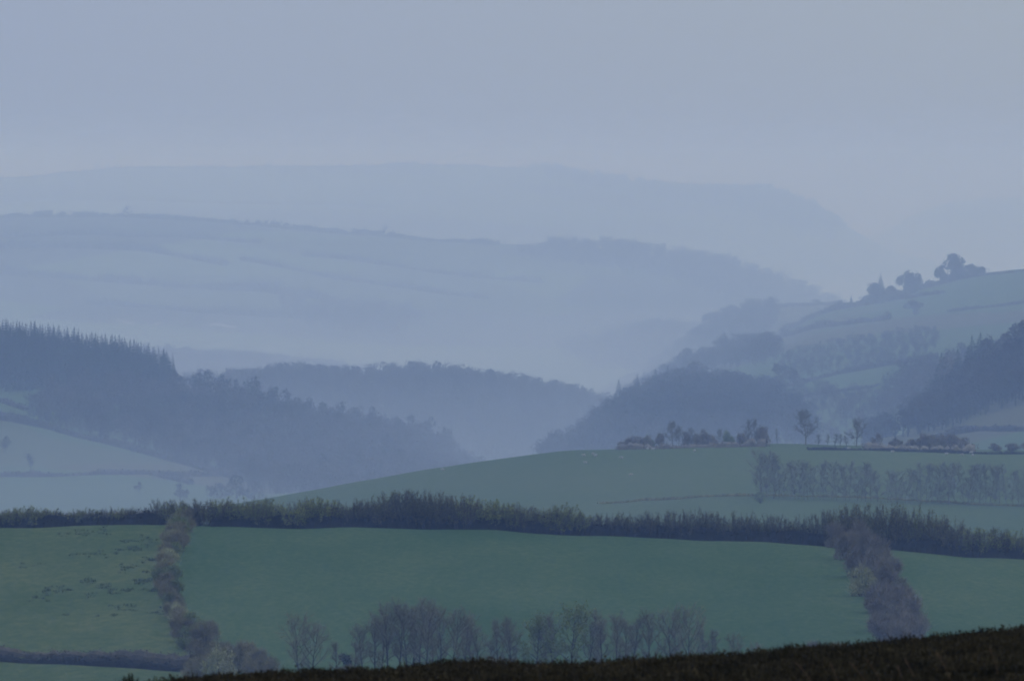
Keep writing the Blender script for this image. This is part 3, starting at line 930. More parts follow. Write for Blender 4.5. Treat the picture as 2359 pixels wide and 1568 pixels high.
for i, (px, py, h) in enumerate([(1830, 1550, 3.4), (1880, 1540, 3.8), (1935, 1528, 3.0), (800, 1585, 3.0), (1120, 1588, 4.0), (1560, 1582, 3.6), (625, 1580, 4.2), (1300, 1588, 3.2), (1460, 1588, 3.4)]):
    put(k_bush_b, near_field, px, py, h, 3.0, 'bush', ['low mauve bush on the field edge right of the copse', 'middle mauve bush on the field edge right of the copse', 'mauve bush on the field edge just left of the thicket foot', 'low bush beside the small dark evergreen tree',
        'low brown bush in the gap in the middle of the copse', 'low brown bush under the spreading trees of the right copse', 'brown bush at the left end of the copse beside the cross hedge', 'low bush under the budding tree in the copse', 'low bush between slim trees in the right copse'][i], 'bush', wide=1.0, i=i)

# rush tussocks of the rough field
r = R(41)
G = Geo()
for (x0, x1, y, n) in [(93, 158, 1362, 34), (192, 217, 1340, 18), (217, 245, 1355, 16), (254, 300, 1362, 26), (198, 212, 1375, 8), (280, 313, 1309, 20), (328, 353, 1294, 16), (273, 347, 1265, 26), (310, 356, 1339, 34), (167, 273, 1281, 22), (140, 250, 1231, 34),
                       (242, 310, 1401, 18), (71, 108, 1380, 14), (330, 362, 1360, 18), (335, 365, 1320, 16), (280, 360, 1245, 24), (30, 120, 1300, 8), (150, 300, 1420, 10), (340, 375, 1410, 14)]:
    for _ in range(int(n * 0.7)):
        px = r.uniform(x0 - 4, x1 + 4)
        p = near_field.hit(px, y + r.normal() * 4.2 + (px - x0) * -0.06)
        k = 10
        P = p + np.stack([r.normal(0, 0.32, k), r.normal(0, 0.3, k), np.zeros(k)], -1)
        G.tris(twigs(r, P, unit(np.array([0, 0, 1]) + r.normal(size=(k, 3)) * 0.4), r.uniform(0.2, 0.5, k), 0.11))
tag(link('rush_tussocks', G.mesh('rush_tussocks', M['rush'])), label='dark rush tussocks scattered over the rough left field', kind='stuff')

# ================================================================ SHEEP HILL
H2T = [(1440, 1036, 3.2, 'r', 'low dense dark bush at the left end of the skyline row on the sheep hill', 1.5), (1470, 1036, 3.6, 'r', 'dark bush second from the left in the skyline row on the sheep hill', 1.3), (1500, 1034, 4.6, 'g', 'greenish rounded bush near the left of the sheep hill skyline', 1.0),
       (1522, 1033, 5.2, 'r', 'dark upright bush beside the pale bare tree on the sheep hill', 0.8), (1548, 1032, 7.0, 'w', 'pale bare round tree above the bushes on the sheep hill skyline', 1.1), (1580, 1031, 4.4, 'r', 'brown bush right of the pale bare tree on the sheep hill', 1.0),
       (1602, 1030, 4.2, 'r', 'brown bush left of the rounded green tree on the sheep hill', 1.0), (1636, 1030, 3.8, 'r', 'low brown bush just before the rounded green tree on the skyline', 1.1), (1684, 1029, 5.4, 'g', 'rounded greenish tree in the middle of the sheep hill skyline row', 1.2),
       (1722, 1028, 6.8, 'w', 'narrow bare tree standing close at the right end of the skyline row', 0.7), (1750, 1028, 6.2, 'r', 'dense dark bush ending the left group of the sheep hill skyline', 0.95), (1790, 1028, 5.2, 's', 'thin bare sapling alone in the skyline gap on the sheep hill', 0.5),
       (1855, 1028, 9.4, 'w', 'tallest bare tree standing alone on the sheep hill skyline', 1.2), (1905, 1030, 3.6, 's', 'short thin bare bush right of the tallest skyline tree', 1.4), (1935, 1030, 3.8, 's', 'thin bare bush left of the rounded bare skyline tree', 1.3), (1973, 1032, 7.6, 'w', 'rounded bare tree right of the tallest tree on the skyline', 1.3),
       (2018, 1033, 4.2, 'r', 'dark upright bush right of the rounded bare skyline tree', 0.9), (2062, 1034, 3.0, 'r', 'low dark bush on the sheep hill skyline, left of the long thicket', 1.3), (2105, 1036, 3.2, 'r', 'dark bush at the left of the long skyline thicket', 1.5), (2145, 1037, 5.2, 'r', 'tallest dark bush in the long skyline thicket', 1.2),
       (2185, 1038, 4.8, 'r', 'dark domed bush in the middle of the long skyline thicket', 1.5), (2222, 1039, 3.8, 'r', 'dark bush closing the long skyline thicket before the gap', 1.3), (2292, 1040, 2.6, 'r', 'low dark bush right of the gap in the skyline thicket', 1.6), (2330, 1040, 2.8, 'r', 'low dark bush near the right edge of the sheep hill skyline', 1.7), (2370, 1041, 2.7, 'r', 'low dark bush at the right edge of the picture on the skyline', 1.7),
       (1455, 1036, 3.6, 'r', 'dense dark bush between the two left end bushes of the skyline row', 1.5), (1487, 1035, 4.2, 'r', 'dark bush left of the greenish bush on the sheep hill skyline', 1.2), (1563, 1032, 5.6, 'w', 'small bare tree just right of the pale round tree on the skyline', 0.8),
       (1593, 1031, 5.0, 'w', 'small bare tree between the brown bushes of the sheep hill skyline', 0.9), (1620, 1030, 4.8, 'r', 'brown bush among small bare trees on the sheep hill skyline', 1.1), (1656, 1030, 4.8, 'w', 'small bare tree left of the rounded green tree on the skyline', 0.8),
       (1706, 1029, 4.4, 'r', 'brown bush right of the rounded green tree on the skyline', 1.0), (1737, 1028, 7.0, 'w', 'taller bare tree before the dense dark end bush on the skyline', 0.7), (1762, 1028, 5.4, 'r', 'dark bush at the very end of the left skyline group', 0.9),
       (1885, 1029, 3.4, 's', 'low twiggy bush near the foot of the tallest skyline tree', 2.0), (1922, 1030, 3.8, 's', 'twiggy bush halfway between the two tall bare skyline trees', 1.9), (1950, 1031, 3.4, 's', 'low twiggy bush at the foot of the rounded bare skyline tree', 1.9),
       (2126, 1037, 4.6, 'r', 'dark bush left of the tallest in the long skyline thicket', 1.3), (2166, 1038, 5.2, 'r', 'dark bush right of the tallest in the long skyline thicket', 1.3), (2204, 1038, 4.4, 'r', 'dark bush near the right end of the long skyline thicket', 1.4)]
H2K = {'r': (k_bush_r, 3.0, 'bush'), 'g': (k_bush_g, 3.0, 'bush'), 'w': (k_ridge, 8.0, 'bare_tree'), 's': (k_slim, 9.0, 'bare_tree')}
for i, (px, py, h, k, lb, wd) in enumerate(H2T):
    h *= 0.84
    kt, bh, nm = H2K[k]
    put(kt, sheep_hill, px, py, h, bh, nm, lb, 'bush' if nm == 'bush' else 'tree', 'trees and bushes on the sheep hill skyline', wide=wd * (3.0 / max(h, 3.0) if k in 'rg' else 1), i=i, Y=2298)
hedge_line(sheep_hill, [(1860, 1036), (2000, 1037), (2120, 1041), (2300, 1046), (2420, 1048)], 0.9, 0.9, 'hedge_dark', 'low dark hedge line along the crest of the sheep hill', size=0.4, dens=8, seed=51)
hedge_line(sheep_hill, [(1425, 1036), (1500, 1034), (1600, 1031), (1700, 1029), (1765, 1029)], 2.4, 2.0, 'bush_grey', 'brown scrub hedge filling the skyline row on the sheep hill', size=0.5, dens=16, seed=53, gaps=0.25)
hedge_line(sheep_hill, [(1990, 1033), (2060, 1035), (2150, 1038), (2245, 1040)], 2.0, 1.8, 'bush_grey', 'brown scrub hedge under the long skyline thicket', size=0.5, dens=16, seed=54, gaps=0.2)
hedge_line(sheep_hill, [(1380, 1160), (1480, 1152), (1600, 1146), (1760, 1142), (1950, 1146), (2150, 1156), (2400, 1168)], 0.6, 0.8, 'hedge_brown', 'faint hedge line across the foot of the sheep hill', size=0.4, dens=8, seed=52)
# row of bare trees along the foot of that hill
n = 0
for px in np.arange(1742, 2400, 11.5):
    n += 1
    px = px + random.uniform(-7, 7)
    top = np.interp(px, [1735, 1770, 1800, 1900, 2000, 2060, 2120, 2200, 2300, 2400], [1042, 1050, 1066, 1070, 1075, 1092, 1078, 1065, 1078, 1085]) + random.uniform(-9, 9)
    py = 1146 + (px - 1740) * 0.032 + random.uniform(-2, 2)
    h = (py - top) * K * 2130
    put(k_misty, sheep_hill, px, py, h, 9.0, 'bare_tree', 'thin misty bare tree, %s from the left below the sheep hill' % nth(n), 'tree', 'row of bare trees below the sheep hill', wide=random.uniform(1.2, 1.7), i=random.randrange(9))
put(k_bush_g, sheep_hill, 1752, 1158, 2.6, 3.0, 'bush', 'pale round bush at the foot of the row of misty bare trees', 'bush', wide=1.1)

# sheep: one continuous body (skin over a skeleton), copied
me = bpy.data.meshes.new('sheep')
vs = [(0, 0, .62), (.25, 0, .64), (.5, 0, .63), (-.25, 0, .64), (.66, 0, .72), (.78, 0, .74), (.92, 0, .64), (.98, 0, .58),
      (.42, .14, .42), (.42, .15, .2), (.42, .15, 0), (.42, -.14, .42), (.42, -.15, .2), (.42, -.15, 0),
      (-.34, .14, .42), (-.38, .15, .2), (-.34, .15, 0), (-.34, -.14, .42), (-.38, -.15, .2), (-.34, -.15, 0), (-.44, 0, .62), (-.54, 0, .5)]
es = [(0, 1), (1, 2), (0, 3), (2, 4), (4, 5), (5, 6), (6, 7), (2, 8), (8, 9), (9, 10), (2, 11), (11, 12), (12, 13), (3, 14), (14, 15), (15, 16), (3, 17), (17, 18), (18, 19), (3, 20), (20, 21)]
rad = [.30, .30, .26, .29, .17, .13, .10, .06, .10, .05, .045, .10, .05, .045, .11, .055, .045, .11, .055, .045, .16, .05]
me.from_pydata(vs, es, [])
tmp = link('sheep_form', me)
md = tmp.modifiers.new('s', 'SKIN')
for v, q in zip(me.skin_vertices[0].data, rad):
    v.radius = (q, q)
me.skin_vertices[0].data[0].use_root = True
sb = tmp.modifiers.new('d', 'SUBSURF')
sb.levels = sb.render_levels = 1
dg = bpy.context.evaluated_depsgraph_get()
sheep_me = bpy.data.meshes.new_from_object(tmp.evaluated_get(dg))
sheep_me.name = 'sheep'
sheep_me.materials.clear()
sheep_me.materials.append(M['fleece'])
bpy.data.objects.remove(tmp)
SH = [(1020, 1084, 'alone far out on the left shoulder of the green hill'), (1345, 1051, 'leftmost of the little group below the hill shoulder'), (1365, 1048, 'uppermost of the little group below the hill shoulder'), (1371, 1052, 'rightmost of the little group below the hill shoulder'),
      (1349, 1068, 'just below the little group on the hill shoulder'), (1432, 1057, 'below the left end of the skyline bushes'), (1452, 1096, 'lowest on the hillside, by itself'), (1491, 1036, 'left one of a pair under the skyline bushes'), (1503, 1037, 'right one of a pair under the skyline bushes'),
      (1599, 1041, 'below the brown bushes in the middle of the skyline row'), (1953, 1036, 'below the rounded bare skyline tree'), (2033, 1037, 'close under the low hedge, right of the rounded bare tree'), (2055, 1043, 'a little below the low dark skyline bush'),
      (2179, 1048, 'under the middle of the long skyline thicket'), (2217, 1050, 'below the right end of the long skyline thicket'), (2236, 1045, 'upper one beside the thicket gap'), (2240, 1051, 'lower one beside the thicket gap')]
for i, (px, py, lb) in enumerate(SH):
    single('sheep', sheep_me, sheep_hill.hit(px, py), random.choice([0.2, 2.9, 3.4, -0.3, 1.0]), (0.78,) * 3, 'white sheep grazing ' + lb, 'sheep', 'sheep on the green hill')

# ================================================================ WOODED HILL, LEFT
con_poly = [(-420, 700), (0, 800), (120, 826), (250, 846), (330, 862), (396, 886), (404, 912), (330, 905), (220, 898), (120, 905), (0, 905), (-420, 900)]
wood('conifer_wood', wood_hill, con_poly, 3450, 3790, 6.0, C_SOUP, 'needles', 'dark conifer plantation on the left hill', scale=(0.85, 1.1), seed=61)
dec_poly = [(60, 950), (150, 905), (260, 902), (330, 908), (400, 915), (430, 925), (585, 940), (660, 968), (740, 992), (860, 1008), (950, 1024), (1010, 1050), (1050, 1092), (1110, 1118), (1200, 1160), (1000, 1170), (800, 1165), (640, 1150), (560, 1125), (500, 1092), (360, 1052), (210, 1010), (90, 985)]
wood('leafless_wood', wood_hill, dec_poly, 3130, 3770, 8.4, W_SOUP, 'twig_far', 'grey-brown leafless wood covering the slope below the conifers', seed=62)
for i, px in enumerate(np.linspace(-6, 396, 38)):
    px = px + random.uniform(-4, 4)
    ground = np.interp(px, [a for a, b in h3_crest], [b for a, b in h3_crest])
    top = np.interp(px, [-10, 0, 50, 80, 95, 160, 200, 300, 318, 385, 396], [738, 735, 744, 735, 745, 752, 764, 778, 790, 806, 830]) + random.uniform(-4, 6)
    Y = 3735 + random.uniform(-12, 25)
    h = (EYE - wood_hill.z(bx(px, Y), Y) / (K * Y) - top) * K * Y
    put(k_con, wood_hill, px, 0, h, 16.0, 'conifer', 'dark spiky conifer, %s from the left along the plantation skyline' % nth(i + 1), 'tree', 'conifers on the plantation skyline', wide=random.uniform(1.35, 1.8), i=random.randrange(9), Y=Y)
H3T = [(412, 862, 'small rounded tree at the foot of the conifer edge', .8), (448, 856, 'rounded bare tree right of the conifers', 1.0), (470, 852, 'rounded bare tree with a flat top right of the conifers', 1.0), (512, 852, 'dark dense tree on the wood skyline left of the big round tree', .9), (545, 868, 'low bare tree just left of the big round tree', .8),
       (585, 868, 'big round bare tree standing above the wood skyline', 1.25), (625, 888, 'bare tree right of the big round tree on the skyline', 1.0), (662, 893, 'dark knobbly tree on the skyline right of the big round tree', .8), (700, 902, 'bare tree on the falling skyline above the wood', 1.0), (742, 921, 'broad bare tree halfway along the falling skyline', 1.1),
       (785, 926, 'bare tree left of the dark topped skyline tree', 1.0), (825, 934, 'rounded bare tree beside the dark topped skyline tree', 1.0), (862, 934, 'dark topped tree on the falling wood skyline', .8), (905, 955, 'bare tree in the dip left of the last dome', .9), (948, 950, 'wide domed tree near the end of the wood', 1.2), (990, 962, 'domed tree at the end of the wood skyline', 1.2),
       (1025, 982, 'rounded tree where the wood edge turns down', 1.1), (1048, 1012, 'rounded tree on the steep end of the wood edge', 1.0), (1078, 1040, 'low tree at the steep end of the wood', .8), (1110, 1055, 'last small tree of the wood edge above the green hill', .7)]
for i, (px, top, lb, wd) in enumerate(H3T):
    ground = np.interp(px, [a for a, b in h3_crest], [b for a, b in h3_crest])
    Y = 3742
    h = (EYE - wood_hill.z(bx(px, Y), Y) / (K * Y) - top) * K * Y
    put(k_far_me, wood_hill, px, 0, h, 12.0, 'woodland_tree', lb, 'tree', 'trees on the wood skyline', wide=wd * 12.0 / max(h, 9), i=i, Y=Y)
hedge_line(wood_hill, [(-420, 890), (-100, 945), (0, 967), (120, 990), (200, 1012), (300, 1036), (380, 1058), (480, 1086), (540, 1102)], 3.6, 3.0, 'twig_far', 'dark hedge running down between the left field and the wood', size=0.9, dens=12, seed=71)
hedge_line(wood_hill, [(-420, 1098), (60, 1098), (200, 1094), (330, 1092), (430, 1098), (540, 1094)], 2.2, 2.6, 'twig_far', 'faint hedge across the bottom of the left field', size=0.9, dens=10, seed=72)
hedge_line(wood_hill, [(355, 1096), (400, 1106), (440, 1116)], 2.0, 2.2, 'twig_far', 'short slanting hedge below the left field', size=0.9, dens=10, seed=73)
hedge_line(wood_hill, [(-420, 880), (0, 925), (60, 945)], 3, 2.6, 'twig_far', 'short hedge below the small upper left field', size=0.9, dens=10, seed=74)
for i, (px, py, h, lb, wd) in enumerate([(545, 1165, 11.5, 'large dome-shaped bare tree in the valley behind the top hedge', 1.5), (500, 1160, 9.0, 'rounded bare tree left of the large valley dome', 1.2), (415, 1160, 8.0, 'low rounded bare tree in the valley behind the cross hedge', 1.3), (585, 1168, 9.5, 'rounded bare tree at the right flank of the large valley dome', 1.0),
                                         (70, 1085, 7, 'lone bare tree in the misty left field', .9), (10, 1045, 7, 'bare tree at the left edge of the misty field', .9), (470, 1088, 7, 'bare tree at the lower corner of the left field', 1.1), (320, 1135, 4.5, 'low misty bush below the left field', 1.2)]):
    put(k_far_me, wood_hill, px, py, h, 12.0, 'bare_tree', lb, 'tree', wide=wd, i=i + 2)

# ================================================================ WOODED RIDGES BEHIND
wood('ridge_wood', mid_wood_hill, [(250, 1040), (300, 905), (560, 896), (640, 885), (950, 882), (1060, 886), (1150, 898), (1250, 918), (1330, 934), (1400, 955), (1500, 1000), (1700, 1040), (1600, 1120), (900, 1120), (500, 1080)], 3960, 4290, 7.6, W_SOUP, 'twig_far', 'leafless wood on the middle ridge above the valley', seed=81)
for i, (px, top, lb, wd) in enumerate([(560, 852, 'rounded tree at the left of the middle ridge skyline', 1.2), (640, 834, 'broad tree on the middle ridge above the dark topped wood', 1.3), (705, 838, 'tree on the left part of the middle ridge skyline', 1.2), (760, 832, 'tallest tree on the left part of the middle ridge', 1.1), (820, 838, 'tree right of the tallest on the middle ridge', 1.1),
                                       (885, 834, 'tree just right of the notch in the middle ridge', 1.1), (950, 830, 'domed tree at the top of the middle ridge', 1.2), (1005, 830, 'second domed tree at the top of the middle ridge', 1.2), (1065, 836, 'tree where the middle ridge begins to fall', 1.2), (1130, 846, 'tree on the falling part of the middle ridge', 1.1), (1200, 858, 'tree halfway down the middle ridge', 1.1),
                                       (1270, 872, 'tree low on the right of the middle ridge', 1.1), (1325, 884, 'tree near the right foot of the middle ridge', 1.0), (1365, 900, 'last small tree at the right foot of the middle ridge', .8)]):
    Y = 4246
    h = (EYE - mid_wood_hill.z(bx(px, Y), Y) / (K * Y) - top) * K * Y
    put(k_far_me, mid_wood_hill, px, 0, h, 12, 'woodland_tree', lb, 'tree', 'trees on the middle ridge skyline', wide=wd * 12 / max(h, 9), i=i, Y=Y)
wood('back_wood', back_wood_hill, [(200, 960), (300, 828), (480, 836), (600, 842), (740, 855), (900, 880), (1100, 915), (1100, 960), (500, 960)], 5020, 5430, 9.5, W_SOUP, 'twig_far', 'faint leafless wood on the ridge behind the conifers', seed=82)
wood('spur_wood', spur_hill, [(1050, 930), (1180, 868), (1240, 842), (1290, 815), (1400, 786), (1500, 766), (1550, 767), (1620, 778), (1750, 790), (1700, 900), (1200, 930)], 5760, 6130, 9.5, W_SOUP, 'twig_far', 'faint wooded spur in the mist beyond the valley gap', seed=83)

# ================================================================ RIGHT HILL WITH FIELDS
wood('hanging_wood', right_hill, [(1230, 1080), (1300, 1040), (1400, 968), (1440, 950), (1500, 922), (1545, 905), (1600, 898), (1700, 902), (1790, 922), (1830, 940), (1860, 985), (1900, 1030), (1700, 1060), (1400, 1075)], 3420, 4200, 8.0, W_SOUP, 'twig_far', 'leafless wood on the lower end of the right-hand hill', seed=91)
wood('upper_wood', right_hill, [(1440, 945), (1540, 895), (1600, 868), (1660, 850), (1750, 842), (1800, 835), (1780, 808), (1700, 815), (1640, 840), (1540, 870), (1460, 920)], 4000, 4700, 9.0, W_SOUP, 'twig_far', 'leafless trees above the lower wood on the right-hand hill', seed=92)
wood('slope_wood', right_hill, [(2010, 965), (2060, 900), (2110, 870), (2200, 845), (2358, 815), (2500, 800), (2500, 940), (2200, 960), (2040, 990)], 3420, 4000, 8.5, W_SOUP, 'twig_far', 'leafless wood behind the dark wooded hill', seed=93, keep=0.8)
RT = [(1425, 873, 3820, 'f', 'dark pointed fir alone at the left tip of the lower right wood', 1.0), (1468, 860, 3850, 'f', 'small pointed fir second from the left above the lower wood', .9), (1510, 848, 3900, 'f', 'pointed fir third from the left above the lower wood', .9), (1538, 838, 3900, 'f', 'pointed fir fourth from the left above the lower wood', .9),
      (1560, 836, 3920, 't', 'broad tree at the top of the lower right wood', 1.2), (1600, 830, 3940, 't', 'broad domed tree crowning the lower right wood', 1.4), (1650, 838, 3940, 't', 'domed tree at the right of the lower wood top', 1.2), (1700, 850, 3900, 't', 'tree on the right shoulder of the lower wood', 1.2), (1755, 860, 3860, 't', 'tree low on the right shoulder of the lower wood', 1.0),
      (1805, 826, 3850, 'w', 'lone spreading tree at the field corner on the right-hand hill', 1.3), (1580, 800, 4500, 't', 'misty tree on the hill edge above the lower wood', 1.2), (1625, 788, 4550, 't', 'misty tree left of the field hedge on the right hill', 1.1), (1668, 768, 4500, 't', 'rounded tree at the left end of the upper field hedge', 1.2), (1735, 766, 4450, 't', 'rounded tree standing at the upper field hedge', .9),
      (1640, 712, 5590, 't', 'misty rounded tree on the right hill skyline, left end', 1.3), (1680, 702, 5590, 't', 'second misty rounded tree on the right hill skyline', 1.4), (1712, 706, 5590, 't', 'third misty rounded tree on the right hill skyline', 1.1), (1880, 692, 5590, 't', 'misty tree pair in the middle of the right hill skyline', 1.2), (1960, 678, 4985, 'f', 'tiny pointed tree on the right hill skyline', .7),
      (2028, 628, 4955, 'f', 'pointed tree rising from the hilltop clump', .8), (2012, 650, 4955, 't', 'rounded tree at the left of the hilltop clump', 1.4), (2045, 648, 4955, 't', 'dense rounded tree in the middle of the hilltop clump', 1.4), (2085, 624, 4955, 't', 'tall flat-topped tree at the right of the hilltop clump', 1.3), (2105, 618, 4955, 't', 'tallest tree of the hilltop clump', 1.2),
      (2165, 606, 4955, 't', 'tree left of the great round hilltop tree', .8), (2198, 582, 4955, 'w', 'great round hilltop tree standing above the clump', 1.5), (2230, 600, 4955, 't', 'tree at the right side of the great round hilltop tree', 1.1), (2262, 622, 4955, 'w', 'small bare tree right of the great round hilltop tree', .8),
      (2182, 610, 4955, 't', 'low dense tree under the left side of the great round hilltop tree', 1.2), (2214, 606, 4955, 't', 'low dense tree under the right side of the great round hilltop tree', 1.2),
      (2105, 690, 4500, 't', 'round tree standing in the field below the hilltop clump', 1.1)]
for i, (px, top, Y, k, lb, wd) in enumerate(RT):
    hl = shoulder_hill if Y > 5200 else right_hill
    h = (EYE - hl.z(bx(px, Y), Y) / (K * Y) - top) * K * Y
    h = max(h, 4.0)
    kt, bh = {'f': (k_con, 16), 't': (k_dome, 12), 'w': (k_dome, 12)}[k]
    put(kt, hl, px, 0, h, bh, {'f': 'fir', 't': 'woodland_tree', 'w': 'bare_tree'}[k], lb, 'tree', 'trees of the right-hand hill', wide=wd * (12 / max(h, 8) if k != 'f' else 1.5), i=i, Y=Y)
wood('foot_scrub', right_hill, [(1790, 918), (1850, 908), (1930, 905), (2020, 910), (2030, 990), (1960, 1035), (1850, 1050), (1820, 990)], 3420, 3950, 8.5, W_SOUP, 'twig_far', 'loose leafless scrub spreading from the lower wood over the slope', seed=96, scale=(0.35, 0.75), keep=0.6)
wood('scrub_wood', right_hill, [(1790, 838), (1830, 815), (1950, 790), (2080, 772), (2170, 768), (2160, 800), (2110, 826), (1990, 846), (1900, 862), (1830, 880)], 3700, 4600, 7.5, W_SOUP, 'twig_far', 'leafless scrub between the two thick hedges of the right hill', seed=94, scale=(0.3, 0.5), keep=0.85)
wood('shoulder_wood', shoulder_hill, [(1380, 930), (1500, 855), (1560, 812), (1612, 772), (1660, 745), (1720, 722), (1790, 712), (1800, 735), (1740, 800), (1600, 880), (1450, 930)], 5180, 5620, 8.5, W_SOUP, 'twig_far', 'pale leafless wood on the shoulder behind the right-hand hill', seed=95, scale=(0.6, 1.0))
hedge_line(shoulder_hill, [(1690, 722), (1760, 712), (1830, 706), (1940, 700)], 3, 3, 'twig_far', 'faint hedge along the shoulder behind the right-hand hill', size=0.9, dens=10, seed=108)
hedge_line(right_hill, [(1770, 790), (1800, 779), (1850, 765), (1920, 752), (1980, 744), (2048, 736)], 3.6, 3.2, 'twig_far', 'thick dark hedge across the upper field of the right hill', size=1.0, dens=12, seed=101)
hedge_line(right_hill, [(2184, 719), (2240, 712), (2300, 706), (2358, 699), (2500, 690)], 2.0, 2.4, 'twig_far', 'straight dark hedge near the right edge below the hilltop', size=0.9, dens=10, seed=102)
hedge_line(right_hill, [(1812, 892), (1870, 876), (1930, 862), (2000, 850), (2110, 834), (2160, 826)], 3.2, 3.0, 'twig_far', 'thick dark hedge from the lone field-corner tree', size=1.0, dens=12, seed=103)
hedge_line(right_hill, [(1860, 728), (1930, 712), (2010, 699), (2090, 688), (2170, 676)], 2.0, 2.4, 'twig_far', 'faint hedge below the hilltop clump', size=0.9, dens=10, seed=104)
hedge_line(right_hill, [(1840, 915), (1930, 903), (2020, 890)], 1.6, 2.2, 'twig_far', 'faint lower hedge in the misty field of the right hill', size=0.9, dens=9, seed=105)
hedge_line(right_hill, [(1800, 768), (1850, 744), (1913, 718), (1970, 707), (2041, 696), (2110, 673)], 4.0, 3.5, 'twig_far', 'tall ragged hedge along the left crest of the right hill', size=1.0, dens=14, seed=107, gaps=0.2)
hedge_line(right_hill, [(1992, 697), (2041, 690), (2090, 677), (2130, 664), (2200, 646), (2262, 631)], 7.0, 6.0, 'twig_hazy_mid', 'ragged undergrowth beneath the hilltop clump on the right hill', size=1.1, dens=26, seed=109, gaps=0.25)
hedge_line(right_hill, [(2120, 668), (2260, 636), (2358, 625), (2500, 612)], 1.6, 2.2, 'twig_far', 'thin hedge along the crest of the right hill', size=0.9, dens=9, seed=106)

# ================================================================ DARK WOODED HILL AT THE RIGHT EDGE
wood('dark_wood', dark_hill, [(1990, 1040), (2010, 1030), (2080, 1005), (2150, 948), (2200, 915), (2290, 870), (2358, 830), (2700, 700), (2700, 850), (2358, 930), (2250, 962), (2180, 990), (2060, 1030)], 3060, 3360, 7.0, W_SOUP, 'twig_far', 'dark leafless wood on the hill at the right edge', seed=111, scale=(0.85, 1.2))
for i, (px, top, k, lb, wd) in enumerate([(2092, 912, 't', 'rounded tree at the left edge of the dark wood', 1.1), (2130, 890, 't', 'tree on the left edge of the dark wood, above the rounded one', 1.0), (2168, 812, 'c', 'leftmost tall conifer above the dark right-hand wood', .8), (2186, 796, 't', 'broad tree between the first two conifers above the dark right-hand wood', .8), (2206, 802, 'c', 'second tall conifer above the dark right-hand wood', .8),
                                          (2238, 772, 'c', 'third conifer from the left above the dark right-hand wood', .9), (2258, 764, 'c', 'tallest conifer above the dark right-hand wood', .9), (2282, 772, 't', 'rounded tree just right of the tallest conifer above the dark wood', .9), (2312, 768, 't', 'broad tree right of the conifers in the dark wood', 1.0), (2345, 742, 't', 'broad dark tree at the right edge of the picture above the wood', 1.2), (2372, 728, 't', 'topmost broad dark tree at the right edge of the dark wood', 1.2)]):
    Y = 3320
    h = (EYE - dark_hill.z(bx(px, Y), Y) / (K * Y) - top) * K * Y
    put(k_con if k == 'c' else k_dome, dark_hill, px, 0, h, 16 if k == 'c' else 12, 'conifer' if k == 'c' else 'woodland_tree', lb, 'tree', 'skyline trees of the dark right-hand wood', wide=wd * (1.9 if k == 'c' else 0.9), i=i, Y=Y)
hedge_line(dark_hill, [(2090, 1030), (2200, 1000), (2300, 992), (2358, 992), (2480, 990)], 2.4, 2.4, 'twig_far', 'dark hedge in the field below the dark right-hand wood', size=0.8, dens=10, seed=112)

# ================================================================ LONG MISTY HILL AND THE FAR SKYLINE
for k, (pts, h, lb) in enumerate([([(-420, 520), (0, 501), (200, 500), (350, 504), (500, 512), (700, 531), (880, 545), (1000, 556), (1150, 566)], 3.0, 'hedge along the skyline of the long misty hill'),
                                  ([(-300, 550), (0, 546), (150, 542), (300, 546), (450, 549), (600, 560)], 2.6, 'uppermost hedge crossing the face of the long misty hill'),
                                  ([(-300, 590), (0, 573), (120, 570), (250, 574), (350, 580), (460, 600), (520, 612)], 3.4, 'curving hedge on the left of the long misty hill'),
                                  ([(-300, 620), (0, 632), (150, 642), (250, 650), (400, 662), (520, 664), (640, 668)], 3.6, 'long hedge halfway down the misty hill'),
                                  ([(480, 668), (600, 672), (700, 684), (780, 700), (880, 708)], 3.4, 'dark hedge slanting down the middle of the misty hill'),
                                  ([(700, 590), (900, 612), (1100, 640), (1250, 652)], 2.4, 'faint hedge on the right part of the misty hill'),
                                  ([(560, 600), (760, 640), (960, 668), (1120, 690)], 2.4, 'faint lower hedge on the right part of the misty hill'),
                                  ([(200, 700), (420, 716), (640, 730), (820, 745)], 2.8, 'lowest hedge on the face of the misty hill')]):
    hedge_line(long_hill, pts, h * 1.8, 6.0, 'hedge_dark', lb, size=1.8, dens=12, seed=120 + k, gaps=0.2)
for i, (px, top, Y, lb, wd) in enumerate([(295, 474, 7190, 'lone round tree on the skyline of the long misty hill', 1.4), (886, 518, 7190, 'small lone tree on the falling skyline of the misty hill', 1.2), (905, 528, 7190, 'low tree beside the small lone tree on the misty skyline', .9),
                                          (1350, 556, 7190, 'tree at the top of the misty hill end, left', 1.8), (1420, 558, 7190, 'tree at the top of the misty hill end, right', 1.8), (1540, 575, 7190, 'misty tree on the falling end of the long hill', 1.6), (1610, 584, 7190, 'second misty tree on the falling end of the long hill', 1.6), (1670, 592, 7190, 'third misty tree on the falling end of the long hill', 1.5), (1735, 610, 7190, 'last misty tree on the falling end of the long hill', 1.5)]):
    h = (EYE - long_hill.z(bx(px, Y), Y) / (K * Y) - top) * K * Y
    put(k_far_me, long_hill, px, 0, max(h, 5), 12, 'woodland_tree', lb, 'tree', 'trees of the long misty hill', wide=wd, i=i, Y=Y)
wood('hill_end_wood', long_hill, [(1180, 590), (1280, 572), (1420, 576), (1520, 592), (1680, 614), (1760, 640), (1850, 672), (1960, 716), (1900, 760), (1500, 640)], 6500, 7230, 11, W_SOUP, 'twig_far', 'faint wood on the end of the long misty hill', seed=131)
wood('slope_copse', long_hill, [(620, 690), (760, 705), (900, 715), (980, 740), (900, 790), (700, 760)], 5900, 6700, 14, W_SOUP, 'twig_far', 'faint copse on the lower slope of the long misty hill', seed=132)
